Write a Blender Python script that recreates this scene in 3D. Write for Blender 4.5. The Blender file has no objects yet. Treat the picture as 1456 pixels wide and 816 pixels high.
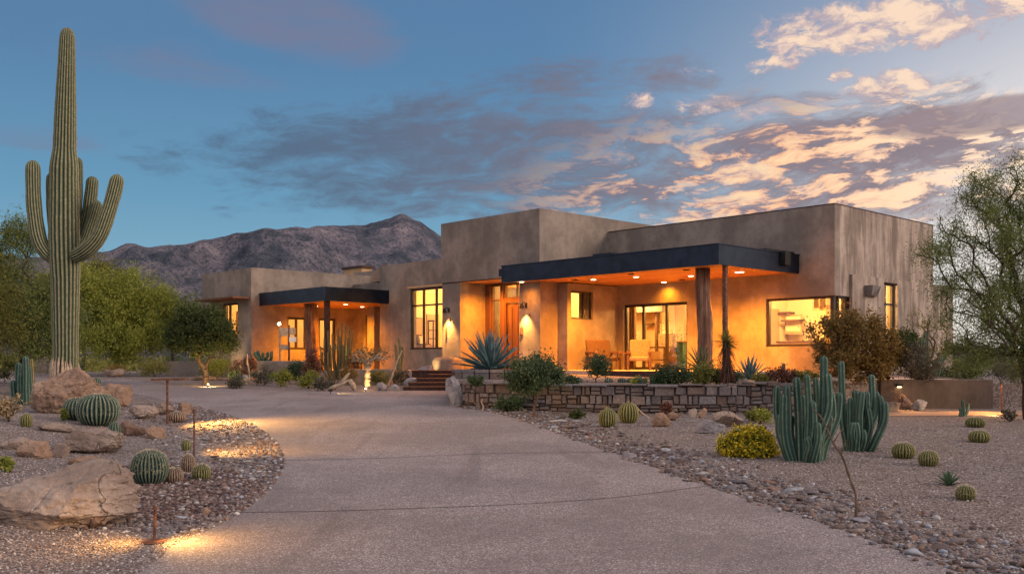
import bpy, bmesh, math, random
import numpy as np
from mathutils import Vector, Matrix, noise as mnoise
random.seed(7); np.random.seed(7)
R = math.radians
scene = bpy.context.scene
# ------------------------------------------------------------------ camera
F = 1398.0; CX = 728.0; HY = 515.0; EYE = 1.7
cam_d = bpy.data.cameras.new('camera'); cam = bpy.data.objects.new('camera', cam_d)
scene.collection.objects.link(cam); scene.camera = cam
cam.location = (0, 0, EYE); cam.rotation_euler = (R(90), 0, 0)
cam_d.sensor_width = 36; cam_d.lens = F/1456*36; cam_d.shift_y = (HY-408)/1456
cam_d.clip_end = 6000; cam_d.clip_start = 0.05
# ------------------------------------------------------------------ colour management
scene.view_settings.view_transform = 'Standard'; scene.view_settings.look = 'None'
scene.view_settings.gamma = 1; scene.view_settings.use_curve_mapping = False
scene.view_settings.exposure = 0.0
scene.render.resolution_x = 1024; scene.render.resolution_y = 573
# ------------------------------------------------------------------ node helpers
class NT:
    def __init__(s, tree): s.t = tree; s.n = tree.nodes; s.l = tree.links
    def node(s, typ, **kw):
        n = s.n.new(typ)
        for k, v in kw.items(): setattr(n, k, v)
        return n
    def put(s, sock, val):
        if isinstance(val, bpy.types.NodeSocket): s.l.new(val, sock)
        elif val is not None: sock.default_value = val
    def m(s, op, a, b=None, c=None, clamp=False):
        n = s.node('ShaderNodeMath', operation=op, use_clamp=clamp)
        s.put(n.inputs[0], a)
        if b is not None: s.put(n.inputs[1], b)
        if c is not None: s.put(n.inputs[2], c)
        return n.outputs[0]
    def mix(s, fac, a, b, blend='MIX'):
        n = s.node('ShaderNodeMix', data_type='RGBA', blend_type=blend, clamp_factor=True)
        s.put(n.inputs[0], fac)
        s.put(n.inputs[6], (*a, 1) if isinstance(a, tuple) else a)
        s.put(n.inputs[7], (*b, 1) if isinstance(b, tuple) else b)
        return n.outputs[2]
    def ss(s, x, lo, hi, a=0.0, b=1.0):
        n = s.node('ShaderNodeMapRange', interpolation_type='SMOOTHSTEP')
        s.put(n.inputs[0], x); s.put(n.inputs[1], lo); s.put(n.inputs[2], hi); s.put(n.inputs[3], a); s.put(n.inputs[4], b)
        return n.outputs[0]
    def xyz(s, x, y, z):
        n = s.node('ShaderNodeCombineXYZ'); s.put(n.inputs[0], x); s.put(n.inputs[1], y); s.put(n.inputs[2], z); return n.outputs[0]
    def noise(s, vec, scale=5, detail=4, rough=.55, lac=2.0, dist=0.0):
        n = s.node('ShaderNodeTexNoise'); s.put(n.inputs['Vector'], vec); s.put(n.inputs['Scale'], scale)
        s.put(n.inputs['Detail'], detail); s.put(n.inputs['Roughness'], rough); s.put(n.inputs['Distortion'], dist)
        return n.outputs['Fac'] if 'Fac' in n.outputs else n.outputs[0]
    def voro(s, vec, scale=5, feature='F1', out='Distance'):
        n = s.node('ShaderNodeTexVoronoi', feature=feature); s.put(n.inputs['Vector'], vec); s.put(n.inputs['Scale'], scale)
        return n.outputs[out]
    def scalev(s, vec, sx, sy, sz):
        n = s.node('ShaderNodeVectorMath', operation='MULTIPLY'); s.put(n.inputs[0], vec); n.inputs[1].default_value = (sx, sy, sz); return n.outputs[0]
    def ramp(s, fac, stops):
        n = s.node('ShaderNodeValToRGB'); s.put(n.inputs[0], fac); e = n.color_ramp.elements
        e[0].position, e[0].color = stops[0][0], (*stops[0][1], 1); e[1].position, e[1].color = stops[1][0], (*stops[1][1], 1)
        for p, c in stops[2:]: x = e.new(p); x.color = (*c, 1)
        return n.outputs[0]
    def bump(s, h, strength=.5, dist=.02):
        n = s.node('ShaderNodeBump'); s.put(n.inputs['Height'], h); n.inputs['Strength'].default_value = strength; n.inputs['Distance'].default_value = dist
        return n.outputs[0]
# ------------------------------------------------------------------ world: dusk sky
SUN_AZ = R(62); SUN_EL = R(9)          # sun low, right of the view (azimuth from +Y towards +X)
world = bpy.data.worlds.new('World'); scene.world = world; world.use_nodes = True
W = NT(world.node_tree); W.n.clear()
tc = W.node('ShaderNodeTexCoord'); sep = W.node('ShaderNodeSeparateXYZ'); W.l.new(tc.outputs['Generated'], sep.inputs[0])
dx, dy, dz = sep.outputs
az = W.m('ARCTAN2', dx, dy); el = W.m('ARCSINE', dz)
sky = W.node('ShaderNodeTexSky', sky_type='NISHITA', sun_disc=False, sun_elevation=SUN_EL, sun_rotation=SUN_AZ)
sky.air_density = 1.0; sky.dust_density = 1.0; sky.ozone_density = 3.0; sky.altitude = 700
base = W.ramp(W.m('MULTIPLY', el, 1.6, clamp=True), [(0.0, (.36, .47, .52)), (.10, (.21, .39, .51)), (.26, (.120, .285, .435)), (.46, (.090, .20, .355)), (.8, (.078, .155, .30))])
glow = W.m('MULTIPLY', W.ss(az, .0, .66), W.ss(W.m('ABSOLUTE', W.m('SUBTRACT', el, .11)), .0, .38, 1, 0))
glow = W.m('MULTIPLY', glow, W.ss(az, 1.4, 2.2, 1, 0))
base = W.mix(W.m('MULTIPLY', glow, 1.12, clamp=True), base, (.93, .80, .72))
base = W.mix(1.0, base, W.mix(1.0, sky.outputs[0], (.02, .02, .02), 'MULTIPLY'), 'ADD')
P0 = W.xyz(az, el, 0.0)
def ell(cx, cy, rx, ry, soft=1.0, tilt=0.0):
    ca = math.atan((cx-CX)/F); ce = math.atan((HY-cy)/math.hypot(F, cx-CX)); rxa = rx/F*.93; rya = ry/F*.93
    X = W.m('SUBTRACT', az, ca); Y = W.m('SUBTRACT', el, ce)
    if tilt: Y = W.m('SUBTRACT', Y, W.m('MULTIPLY', X, tilt))
    d = W.m('ADD', W.m('POWER', W.m('ABSOLUTE', W.m('DIVIDE', X, rxa)), 2.0), W.m('POWER', W.m('ABSOLUTE', W.m('DIVIDE', Y, rya)), 2.0))
    return W.ss(d, 0.0, 2.0, soft, 0.0)
def warp(vec, amt, sc):
    n = W.node('ShaderNodeTexNoise'); W.put(n.inputs['Vector'], W.scalev(vec, sc, sc*2.2, 1)); n.inputs['Scale'].default_value = 1; n.inputs['Detail'].default_value = 3
    q = W.node('ShaderNodeVectorMath', operation='SUBTRACT'); W.l.new(n.outputs['Color'], q.inputs[0]); q.inputs[1].default_value = (.5, .5, .5)
    r = W.node('ShaderNodeVectorMath', operation='MULTIPLY_ADD'); W.l.new(q.outputs[0], r.inputs[0]); r.inputs[1].default_value = (amt, amt*.45, 0); W.put(r.inputs[2], vec); return r.outputs[0]
tilted = W.xyz(az, W.m('SUBTRACT', el, W.m('MULTIPLY', az, .05)), 0.0)
wt = warp(tilted, .10, 7)
s1 = W.noise(W.scalev(wt, 4.2, 17, 1), 1, 8, .62, dist=.25)          # large sheets
s2 = W.noise(W.scalev(wt, 15, 52, 1), 1, 7, .64, dist=.2)            # ripples
s3 = W.noise(W.scalev(wt, 42, 120, 1), 1, 5, .66)                    # fine texture
body = W.m('MAXIMUM', ell(720, 226, 520, 112, .96), ell(1150, 238, 520, 112, 1.0))
body = W.m('MAXIMUM', body, ell(860, 115, 280, 45, .76, .05))
dens = W.m('ADD', W.m('MULTIPLY', s1, .80), W.m('ADD', W.m('MULTIPLY', s2, .74), W.m('MULTIPLY', s3, .34)))
dens = W.m('SUBTRACT', dens, W.m('SUBTRACT', 1.262, W.m('MULTIPLY', body, .58)))
covA = W.m('MULTIPLY', W.ss(dens, -.06, .34), W.ss(az, -.3, .3, .80, .95))
# light from the low sun catches the thin, lower edges of the sheets
edge = W.m('ADD', W.m('MULTIPLY', W.noise(W.scalev(wt, 11, 40, 3), 1, 6, .62), 1.0), W.m('ADD', W.m('MULTIPLY', s3, .48), W.m('MULTIPLY', s2, .30)))
east = W.ss(az, -.08, .20)
lit = W.m('MULTIPLY', W.ss(edge, .86, .95), east)
lit = W.m('MULTIPLY', lit, W.ss(W.m('ADD', el, W.m('MULTIPLY', W.m('SUBTRACT', .3, az), .25)), .31, .20))
darkc = W.mix(W.ss(az, -.32, .42), (.085, .125, .20), (.29, .225, .255))
darkc = W.mix(W.ss(s2, .38, .62, .55, 0), darkc, W.mix(.5, darkc, (.10, .11, .16)))
litc = W.mix(W.ss(edge, .87, 1.04), (.92, .44, .27), (1.1, .74, .42))
litc = W.mix(W.ss(az, .24, .54), litc, (1.1, .84, .62))
colA = W.mix(lit, darkc, litc)
sk = W.mix(covA, base, colA)
bank = W.m('MULTIPLY', ell(1400, 165, 150, 24, 1.0, .04), 1.0)
sk = W.mix(W.ss(W.m('ADD', bank, W.m('MULTIPLY', s2, .9)), .85, 1.25, 0, .8), sk, (.33, .25, .27))
# small cumulus puffs, sunlit
wp = warp(P0, .05, 16)
p1 = W.noise(W.scalev(wp, 24, 42, 1), 1, 8, .64); p2 = W.noise(W.scalev(wp, 70, 110, 1), 1, 6, .66)
puff = W.m('ADD', W.m('MULTIPLY', W.m('SUBTRACT', p1, .5), 2.0), W.m('MULTIPLY', W.m('SUBTRACT', p2, .5), 1.1))
cum = ell(1270, 34, 215, 42)
for e in ((1262, 124, 66, 24), (1100, 93, 46, 15, .85), (1197, 107, 20, 13, .9), (906, 142, 30, 16, .85), (1075, 160, 34, 14, .85), (990, 105, 60, 12, .7), (1010, 150, 60, 20, .7)): cum = W.m('MAXIMUM', cum, ell(*e))
dB = W.m('ADD', puff, W.m('MULTIPLY', cum, 1.0))
covB = W.ss(dB, .55, 1.0)
low = W.noise(W.scalev(wp, 30, 60, 5), 1, 5, .6)
colB = W.mix(W.ss(W.m('ADD', dB, W.m('MULTIPLY', W.m('SUBTRACT', low, .5), 1.6)), .65, 1.25), (.50, .40, .45), (1.0, .74, .55))
sk = W.mix(W.m('MULTIPLY', covB, .95), sk, colB)
wisp = ell(430, 30, 170, 50, .8, -.12)
for e in ((230, 95, 190, 30, .6, -.1), (90, 50, 200, 35, .4, 0), (40, 195, 90, 18, .5, 0)): wisp = W.m('MAXIMUM', wisp, ell(*e))
covC = W.m('MULTIPLY', W.ss(W.m('ADD', s1, W.m('MULTIPLY', wisp, .5)), .60, 1.0), .66)
sk = W.mix(W.m('MULTIPLY', covC, W.ss(az, .1, -.05)), sk, (.21, .20, .29))
over = W.m('MAXIMUM', W.ss(el, .55, .95), W.ss(W.m('ABSOLUTE', az), .9, 1.6))   # brightness added to the unseen sky overhead and behind the camera, as soft fill
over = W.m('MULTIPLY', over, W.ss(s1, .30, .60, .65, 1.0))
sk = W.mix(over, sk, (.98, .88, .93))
sk = W.mix(W.ss(el, -.02, -.2), sk, (.12, .11, .11))
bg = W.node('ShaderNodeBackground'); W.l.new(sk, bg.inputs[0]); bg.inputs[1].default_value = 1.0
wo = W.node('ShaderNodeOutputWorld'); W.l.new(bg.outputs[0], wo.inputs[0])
# ------------------------------------------------------------------ sun lamp (soft dusk glow from the bright horizon)
sd = bpy.data.lights.new('sun', 'SUN'); sd.energy = 2.3; sd.angle = R(22); sd.color = (1.0, .76, .60)
so = bpy.data.objects.new('sun', sd); scene.collection.objects.link(so)
LA = R(112)                              # light reaches the place from the right, slightly behind the camera side
dirv = Vector((math.sin(LA)*math.cos(R(20)), math.cos(LA)*math.cos(R(20)), math.sin(R(20))))
so.rotation_euler = dirv.to_track_quat('Z', 'Y').to_euler()
# ------------------------------------------------------------------ object helpers
BASE = {}
def tag(o, label=None, cat=None, group=None, kind=None):
    if label: o['label'] = label
    if cat: o['category'] = cat
    if group: o['group'] = group
    if kind: o['kind'] = kind
    return o
def empty(name, loc, label=None, cat=None, group=None):
    o = bpy.data.objects.new(name, None); scene.collection.objects.link(o); o.location = loc; o.empty_display_size = .2
    BASE[o.name] = Vector(loc); return tag(o, label, cat, group)
class MB:
    def __init__(s): s.v = []; s.f = []; s.mi = []; s.at = []
    def add(s, vs, fs, mi=0, at=None):
        k = len(s.v); s.v += [tuple(p) for p in vs]; s.f += [tuple(i+k for i in f) for f in fs]; s.mi += [mi]*len(fs)
        s.at += (list(at) if at is not None else [0.0]*len(vs)); return s
    def hexa(s, c, mi=0):   # 8 corners: bottom 4, top 4
        return s.add(c, [(0,3,2,1),(4,5,6,7),(0,1,5,4),(1,2,6,5),(2,3,7,6),(3,0,4,7)], mi)
    def box(s, x0, x1, y0, y1, z0, z1, mi=0):
        return s.hexa([(x0,y0,z0),(x1,y0,z0),(x1,y1,z0),(x0,y1,z0),(x0,y0,z1),(x1,y0,z1),(x1,y1,z1),(x0,y1,z1)], mi)
    def lbox(s, a0, a1, b0, b1, z0, z1, mi=0):   # box in the house's own axes
        q = [lw(a0,b0),lw(a1,b0),lw(a1,b1),lw(a0,b1)]
        return s.hexa([(*p, z0) for p in q]+[(*p, z1) for p in q], mi)
    def tube(s, pts, rad, n=8, mi=0, cap=True):
        pts = [Vector(p) for p in pts]
        if not hasattr(rad, '__len__'): rad = [rad]*len(pts)
        vs = []; t0 = (pts[1]-pts[0]).normalized(); up = Vector((0,0,1)) if abs(t0.z) < .9 else Vector((1,0,0))
        nrm = t0.cross(up).normalized()
        for i, p in enumerate(pts):
            t = (pts[min(i+1, len(pts)-1)]-pts[max(i-1, 0)]).normalized()
            nrm = (nrm - t*nrm.dot(t)).normalized(); b = t.cross(nrm)
            for k in range(n):
                a = 2*math.pi*k/n; vs.append(p+(nrm*math.cos(a)+b*math.sin(a))*rad[i])
        fs = [(i*n+k, i*n+(k+1)%n, (i+1)*n+(k+1)%n, (i+1)*n+k) for i in range(len(pts)-1) for k in range(n)]
        if cap: fs += [tuple(range(n-1, -1, -1)), tuple((len(pts)-1)*n+k for k in range(n))]
        return s.add(vs, fs, mi)
    def build(s, name, mats, parent=None, smooth=False, loc=None):
        me = bpy.data.meshes.new(name); 
        b = BASE.get(parent.name, Vector((0,0,0))) if parent else Vector(loc or (0,0,0))
        v = np.array(s.v, dtype=np.float64).reshape(-1, 3) - np.array(b)
        me.from_pydata(v.tolist(), [], s.f)
        if not isinstance(mats, (list, tuple)): mats = [mats]
        for m in mats: me.materials.append(m)
        if any(s.mi): me.polygons.foreach_set('material_index', s.mi)
        if any(s.at):
            a = me.attributes.new('rib', 'FLOAT', 'POINT'); a.data.foreach_set('value', s.at)
        if smooth: me.polygons.foreach_set('use_smooth', [True]*len(me.polygons))
        me.update()
        o = bpy.data.objects.new(name, me); scene.collection.objects.link(o)
        if parent: o.parent = parent; BASE[o.name] = b
        else: o.location = b; BASE[o.name] = b
        return o
def fastmesh(name, V, nper, mats, parent=None, loc=None, smooth=False, extra=None):
    """V: (N*nper,3) array, every nper verts one face"""
    b = np.array(BASE[parent.name]) if parent else np.array(loc or (0,0,0))
    me = bpy.data.meshes.new(name); n = len(V)
    me.vertices.add(n); me.vertices.foreach_set('co', (V-b).astype(np.float32).ravel())
    me.loops.add(n); me.loops.foreach_set('vertex_index', np.arange(n, dtype=np.int32))
    me.polygons.add(n//nper); me.polygons.foreach_set('loop_start', np.arange(0, n, nper, dtype=np.int32))
    if not isinstance(mats, (list, tuple)): mats = [mats]
    for m in mats: me.materials.append(m)
    me.update(calc_edges=True); me.validate()
    o = bpy.data.objects.new(name, me); scene.collection.objects.link(o)
    if parent: o.parent = parent; BASE[o.name] = Vector(b)
    else: o.location = b; BASE[o.name] = Vector(b)
    return o
# ------------------------------------------------------------------ geometry of the place
K = (8.83, 26.9); E1 = (.6884, -.7254); E2 = (.7254, .6884)
def lw(a, b): return (K[0]+a*E1[0]+b*E2[0], K[1]+a*E1[1]+b*E2[1])
def a_at(px, b):
    r = (px-CX)/F; x, y = K[0]+b*E2[0], K[1]+b*E2[1]; return (r*y-x)/(E1[0]-r*E1[1])
def b_at(px, a):
    r = (px-CX)/F; x, y = K[0]+a*E1[0], K[1]+a*E1[1]; return (r*y-x)/(E2[0]-r*E2[1])
def z_at(py, a, b): return EYE+(HY-py)/F*lw(a, b)[1]
def fbm(x, y, z=0, o=4): return mnoise.fractal(Vector((x, y, z)), 1.0, 2.0, o)
SL = .031
def mound(x, y):
    def b(cx, cy, rx, ry, h):
        d = ((x-cx)/rx)**2+((y-cy)/ry)**2
        return h*max(0, 1-d)**2
    return b(-10.6, 15, 5.0, 5.8, .42)+b(-5.6, 9.0, 1.9, 3.2, .16)+b(-16.5, 22, 6, 5, .3)
def G(x, y):
    return SL*max(min(y, 36.0), -30.0)+mound(x, y)
def hit(px, py):
    dxr, dzr = (px-CX)/F, (HY-py)/F; lo = 2.0
    y = lo
    while y < 80:
        if EYE+dzr*y <= G(dxr*y, y): break
        y += .05
    return (dxr*y, y, G(dxr*y, y))
def flat_hit(px, py):     # on the plain driveway plane
    y = EYE/(SL+(py-HY)/F); return ((px-CX)/F*y, y)
def on(px, py, z):        # point at a known height z
    y = (EYE-z)*F/(py-HY) if abs(py-HY) > .1 else 25.0
    if 1.19 < z < 1.34: y = min(max(y, 21.0), 30.0)      # on the raised bed, behind the stone wall
    if 1.38 < z < 1.58: y = min(max(y, 25.2), 25.8)
    return ((px-CX)/F*y, y, z)
def at(px, py, y): return ((px-CX)/F*y, y, EYE+(HY-py)/F*y)
# ------------------------------------------------------------------ materials
def mat(name):
    m = bpy.data.materials.new(name); m.use_nodes = True; t = NT(m.node_tree); t.n.clear()
    t.out = t.node('ShaderNodeOutputMaterial'); t.b = t.node('ShaderNodeBsdfPrincipled'); t.l.new(t.b.outputs[0], t.out.inputs[0])
    t.tc = t.node('ShaderNodeTexCoord'); t.o = t.tc.outputs['Object']; t.g = t.node('ShaderNodeNewGeometry')
    t.w = t.g.outputs['Position']; t.isl = t.g.outputs['Random Per Island']
    return m, t
def fin(t, col, rough=.8, bump=None, metal=0, spec=.3):
    t.put(t.b.inputs['Base Color'], (*col, 1) if isinstance(col, tuple) else col)
    t.put(t.b.inputs['Roughness'], rough); t.put(t.b.inputs['Metallic'], metal); t.b.inputs['Specular IOR Level'].default_value = spec
    if bump is not None: t.l.new(bump, t.b.inputs['Normal'])
def stucco(name, c1, c2, streak=.35):
    m, t = mat(name)
    n1 = t.noise(t.w, .9, 6, .6); n2 = t.noise(t.scalev(t.w, 3.2, 3.2, .45), 1, 5, .6, dist=.3); n3 = t.noise(t.w, 26, 5, .6); n4 = t.noise(t.w, 5, 4, .65)
    f = t.m('ADD', t.m('MULTIPLY', n1, 1-streak), t.m('MULTIPLY', n2, streak))
    col = t.mix(t.ss(f, .40, .62), c1, c2)
    col = t.mix(t.ss(n4, .42, .72, 0, .35), col, tuple(x*.78 for x in c1))
    col = t.mix(t.ss(n2, .60, .80, 0, streak*1.2), col, tuple(min(1, x*1.35) for x in c2))
    h = t.m('ADD', t.m('MULTIPLY', n3, .45), t.m('MULTIPLY', n4, .9))
    fin(t, col, .93, t.bump(h, .55, .025), spec=.15); return m
M = {}
M['stucco'] = stucco('stucco', (.168, .138, .116), (.268, .222, .184), .2)
M['stucco_streaked'] = stucco('stucco_streaked', (.17, .135, .11), (.38, .31, .255), .75)
M['stucco_dark'] = stucco('stucco_dark', (.20, .155, .13), (.27, .21, .175))
def simple(name, c, rough=.6, metal=0, var=.25, sc=6, bs=.3, spec=.3):
    m, t = mat(name); n = t.noise(t.w, sc, 5, .6)
    fin(t, t.mix(t.ss(n, .3, .7), tuple(x*(1-var) for x in c), tuple(min(1, x*(1+var)) for x in c)), rough, t.bump(n, bs, .01), metal, spec); M[name] = m; return m
simple('steel_blue', (.014, .021, .036), .36, .55, .3, 3, .1)
simple('dark_frame', (.028, .020, .016), .5)
simple('rust', (.13, .058, .032), .75, .2, .45, 14)
simple('rust_dark', (.055, .026, .020), .7, .2, .4, 9)
simple('cream_wall', (.66, .52, .34), .9, 0, .06, 2, .1)
simple('cream_dark', (.42, .27, .14), .9, 0, .1, 2, .1)
simple('white_paint', (.78, .74, .68), .6, 0, .05)
simple('floor_tile', (.25, .16, .10), .35, 0, .15)
simple('fabric_tan', (.13, .07, .045), .9, 0, .2, 25)
simple('fabric_cream', (.22, .15, .095), .9, 0, .12, 25)
simple('fabric_chair', (.16, .14, .12), .9, 0, .3, 30); simple('fabric_rust', (.075, .045, .035), .9, 0, .3, 30)
simple('dark_wood', (.09, .045, .025), .5, 0, .4, 12)
simple('black_metal', (.02, .02, .02), .45, .4)
simple('teal_pot', (.03, .09, .09), .35)
simple('concrete_path', (.40, .31, .25), .9, 0, .15, 4); simple('walk_dg', (.34, .21, .14), .95, 0, .2, 30, .6); M['wall_brown'] = stucco('wall_brown', (.075, .056, .046), (.125, .095, .078))
def wood(name, c1, c2, axis='a', pl=.14):
    m, t = mat(name)
    s = t.node('ShaderNodeSeparateXYZ'); t.l.new(t.w, s.inputs[0])
    if axis == 'a':  # boards run along the b axis; index across a
        u = t.m('ADD', t.m('MULTIPLY', s.outputs[0], E2[0]), t.m('MULTIPLY', s.outputs[1], E2[1])); v = t.m('ADD', t.m('MULTIPLY', s.outputs[0], E1[0]), t.m('MULTIPLY', s.outputs[1], E1[1]))
        idx = t.m('FLOOR', t.m('DIVIDE', u, pl)); fr = t.m('FRACT', t.m('DIVIDE', u, pl)); q = t.xyz(t.m('MULTIPLY', v, 1.2), t.m('MULTIPLY', u, 30), t.m('MULTIPLY', idx, 7.3))
    else:
        u = t.m('ADD', t.m('MULTIPLY', s.outputs[0], E1[0]), t.m('MULTIPLY', s.outputs[1], E1[1])); v = s.outputs[2]
        idx = t.m('FLOOR', t.m('DIVIDE', u, pl)); fr = t.m('FRACT', t.m('DIVIDE', u, pl)); q = t.xyz(t.m('MULTIPLY', v, 1.5), t.m('MULTIPLY', u, 30), t.m('MULTIPLY', idx, 7.3))
    wn = t.node('ShaderNodeTexWhiteNoise', noise_dimensions='1D'); t.l.new(idx, wn.inputs['W'])
    g = t.noise(q, 1, 5, .6)
    col = t.mix(t.m('ADD', t.m('MULTIPLY', g, .6), t.m('MULTIPLY', wn.outputs[0], .4)), c1, c2)
    gap = t.m('LESS_THAN', fr, .07)
    col = t.mix(gap, col, (.015, .008, .005))
    fin(t, col, .5, t.bump(t.m('SUBTRACT', g, t.m('MULTIPLY', gap, 2)), .4, .01)); M[name] = m
wood('ceiling_wood', (.20, .085, .035), (.46, .22, .09))
wood('door_wood', (.05, .022, .012), (.16, .068, .03), 'u', .16)
# weathered log
m, t = mat('log_wood'); n = t.noise(t.scalev(t.o, 14, 14, .9), 1, 6, .65, dist=.5); n2 = t.noise(t.o, 1.8, 4, .6)
fin(t, t.ramp(t.m('ADD', t.m('MULTIPLY', n, .8), t.m('MULTIPLY', n2, .25)), [(.32, (.03, .016, .012)), (.48, (.12, .062, .042)), (.62, (.24, .15, .10)), (.8, (.34, .25, .2))]), .85, t.bump(n, .9, .05)); M['log_wood'] = m
# glass: thin pane, see-through with a real reflection
m, t = mat('glass'); tr = t.node('ShaderNodeBsdfTransparent'); gl = t.node('ShaderNodeBsdfGlossy'); gl.inputs['Roughness'].default_value = .02
tr.inputs[0].default_value = (.95, .96, .95, 1); fr = t.node('ShaderNodeLayerWeight'); fz_ = t.m('ADD', t.m('MULTIPLY', t.m('POWER', fr.outputs['Facing'], 5.0), .9), .03)
mx = t.node('ShaderNodeMixShader'); t.l.new(fz_, mx.inputs[0]); t.l.new(tr.outputs[0], mx.inputs[1]); t.l.new(gl.outputs[0], mx.inputs[2]); t.l.new(mx.outputs[0], t.out.inputs[0]); M['glass'] = m
def emit(name, c, s):
    m, t = mat(name); e = t.node('ShaderNodeEmission'); e.inputs[0].default_value = (*c, 1); e.inputs[1].default_value = s; t.l.new(e.outputs[0], t.out.inputs[0]); M[name] = m
emit('bulb', (1, .72, .38), 14); emit('shade_lit', (1, .66, .32), 2.2)
# granite boulders
def rock(name, c1, c2, c3, sc=1.6):
    m, t = mat(name); n = t.noise(t.w, sc, 7, .65, dist=.4); n2 = t.noise(t.w, 22, 5, .7); n3 = t.voro(t.w, 60); rnd = t.node('ShaderNodeObjectInfo').outputs['Random']
    col = t.ramp(t.m('ADD', t.m('MULTIPLY', n, .75), t.m('MULTIPLY', n2, .25)), [(.30, c1), (.5, c2), (.72, c3)])
    col = t.mix(t.ss(n3, .0, .22, .45, 0), col, tuple(x*.35 for x in c1))
    wv = t.node('ShaderNodeVectorMath', operation='ADD'); t.l.new(t.w, wv.inputs[0]); nn = t.node('ShaderNodeTexNoise'); t.l.new(t.w, nn.inputs['Vector']); nn.inputs['Scale'].default_value = 2.2; nn.inputs['Detail'].default_value = 4; t.l.new(nn.outputs['Color'], wv.inputs[1])
    cr = t.voro(t.scalev(wv.outputs[0], .9, .9, 1.7), 1.0, 'DISTANCE_TO_EDGE'); crk = t.ss(cr, .0, .012, 1, 0)
    col = t.mix(t.m('MULTIPLY', crk, .4), col, tuple(x*.2 for x in c1))
    col = t.mix(t.ss(n2, .62, .72, 0, .55), col, tuple(min(1, x*1.5) for x in c3))
    h = t.m('SUBTRACT', t.m('ADD', t.m('MULTIPLY', n, 1.2), t.m('MULTIPLY', n2, .5)), t.m('MULTIPLY', crk, .35))
    fin(t, col, .92, t.bump(h, .9, .05), spec=.15); M[name] = m
rock('granite_tan', (.13, .095, .075), (.27, .205, .165), (.42, .345, .29))
rock('granite_orange', (.14, .085, .058), (.27, .175, .12), (.40, .30, .23))
rock('granite_grey', (.10, .095, .105), (.23, .215, .225), (.42, .40, .40))
rock('granite_brown', (.07, .045, .035), (.17, .11, .08), (.32, .22, .16))
# desert gravel ground
m, t = mat('gravel_ground')
v1 = t.node('ShaderNodeTexVoronoi'); t.l.new(t.w, v1.inputs['Vector']); v1.inputs['Scale'].default_value = 42
v2 = t.node('ShaderNodeTexVoronoi'); t.l.new(t.w, v2.inputs['Vector']); v2.inputs['Scale'].default_value = 15
sp = t.node('ShaderNodeSeparateColor'); t.l.new(v1.outputs['Color'], sp.inputs[0]); sp2 = t.node('ShaderNodeSeparateColor'); t.l.new(v2.outputs['Color'], sp2.inputs[0])
big = t.noise(t.w, .35, 5, .6); mid = t.noise(t.w, 3, 4, .6)
col = t.ramp(sp.outputs[0], [(.0, (.10, .084, .080)), (.35, (.225, .188, .174)), (.7, (.335, .283, .262)), (.93, (.50, .45, .43)), (1., (.68, .65, .63))])
col = t.mix(t.ss(sp2.outputs[1], .80, .95, 0, .6), col, (.38, .30, .26))
col = t.mix(t.ss(mid, .35, .7, .3, 0), col, (.13, .09, .08))
col = t.mix(t.ss(big, .4, .65, 0, .3), col, (.34, .24, .19))
col = t.mix(t.ss(v1.outputs['Distance'], .35, .7, 0, .55), col, (.05, .035, .03))
h = t.m('SUBTRACT', t.m('MULTIPLY', sp.outputs[1], .4), v1.outputs['Distance'])
h = t.m('ADD', h, t.m('MULTIPLY', mid, 1.0))
fin(t, col, .95, t.bump(h, .8, .03), spec=.12); M['gravel_ground'] = m
# exposed aggregate driveway
m, t = mat('aggregate')
v1 = t.node('ShaderNodeTexVoronoi'); t.l.new(t.w, v1.inputs['Vector']); v1.inputs['Scale'].default_value = 105
sp = t.node('ShaderNodeSeparateColor'); t.l.new(v1.outputs['Color'], sp.inputs[0])
big = t.noise(t.w, .5, 5, .6); mid = t.noise(t.w, 4, 5, .65)
col = t.ramp(sp.outputs[0], [(.0, (.088, .070, .067)), (.3, (.198, .158, .150)), (.75, (.305, .248, .236)), (.90, (.46, .40, .385)), (1., (.70, .65, .62))])
col = t.mix(t.ss(v1.outputs['Distance'], .4, .75, 0, .4), col, (.12, .10, .09))
col = t.mix(t.ss(big, .40, .62, .42, 0), col, (.125, .10, .092))
col = t.mix(t.ss(mid, .48, .75, 0, .25), col, (.34, .285, .255))
st_ = t.noise(t.scalev(t.w, 1.6, .22, 1), 1, 5, .6, dist=.4); col = t.mix(t.ss(st_, .56, .70, 0, .35), col, (.10, .08, .072))
fin(t, col, .82, t.bump(t.m('SUBTRACT', mid, v1.outputs['Distance']), .5, .012), spec=.3); M['aggregate'] = m
simple('joint', (.085, .068, .062), .95)
# stones: colour per loose stone
def stones(name, stops, use='isl'):
    m, t = mat(name); r = t.isl if use == 'isl' else t.node('ShaderNodeObjectInfo').outputs['Random']
    n = t.noise(t.w, 18, 5, .65); base_ = t.ramp(r, stops); col = t.mix(t.ss(n, .35, .65, .45, 0), base_, (.07, .05, .045))
    col = t.mix(t.ss(n, .6, .75, 0, .3), col, (.6, .54, .48))
    fin(t, col, .85, t.bump(n, .6, .02), spec=.2); M[name] = m
RS = [(0, (.06, .045, .045)), (.18, (.17, .125, .105)), (.35, (.13, .13, .15)), (.5, (.25, .195, .165)), (.64, (.08, .06, .06)), (.78, (.26, .16, .115)), (.90, (.26, .29, .34)), (1., (.50, .48, .46))]
stones('river_stone', RS, 'obj'); stones('river_stone_mix', RS)
stones('gravel_mix', [(0, (.13, .10, .09)), (.3, (.25, .205, .185)), (.6, (.33, .275, .25)), (.85, (.43, .38, .35)), (1., (.62, .59, .56))])
stones('dark_gravel', [(0, (.05, .03, .03)), (.4, (.11, .065, .055)), (.75, (.2, .14, .12)), (1., (.36, .31, .29))])
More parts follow.
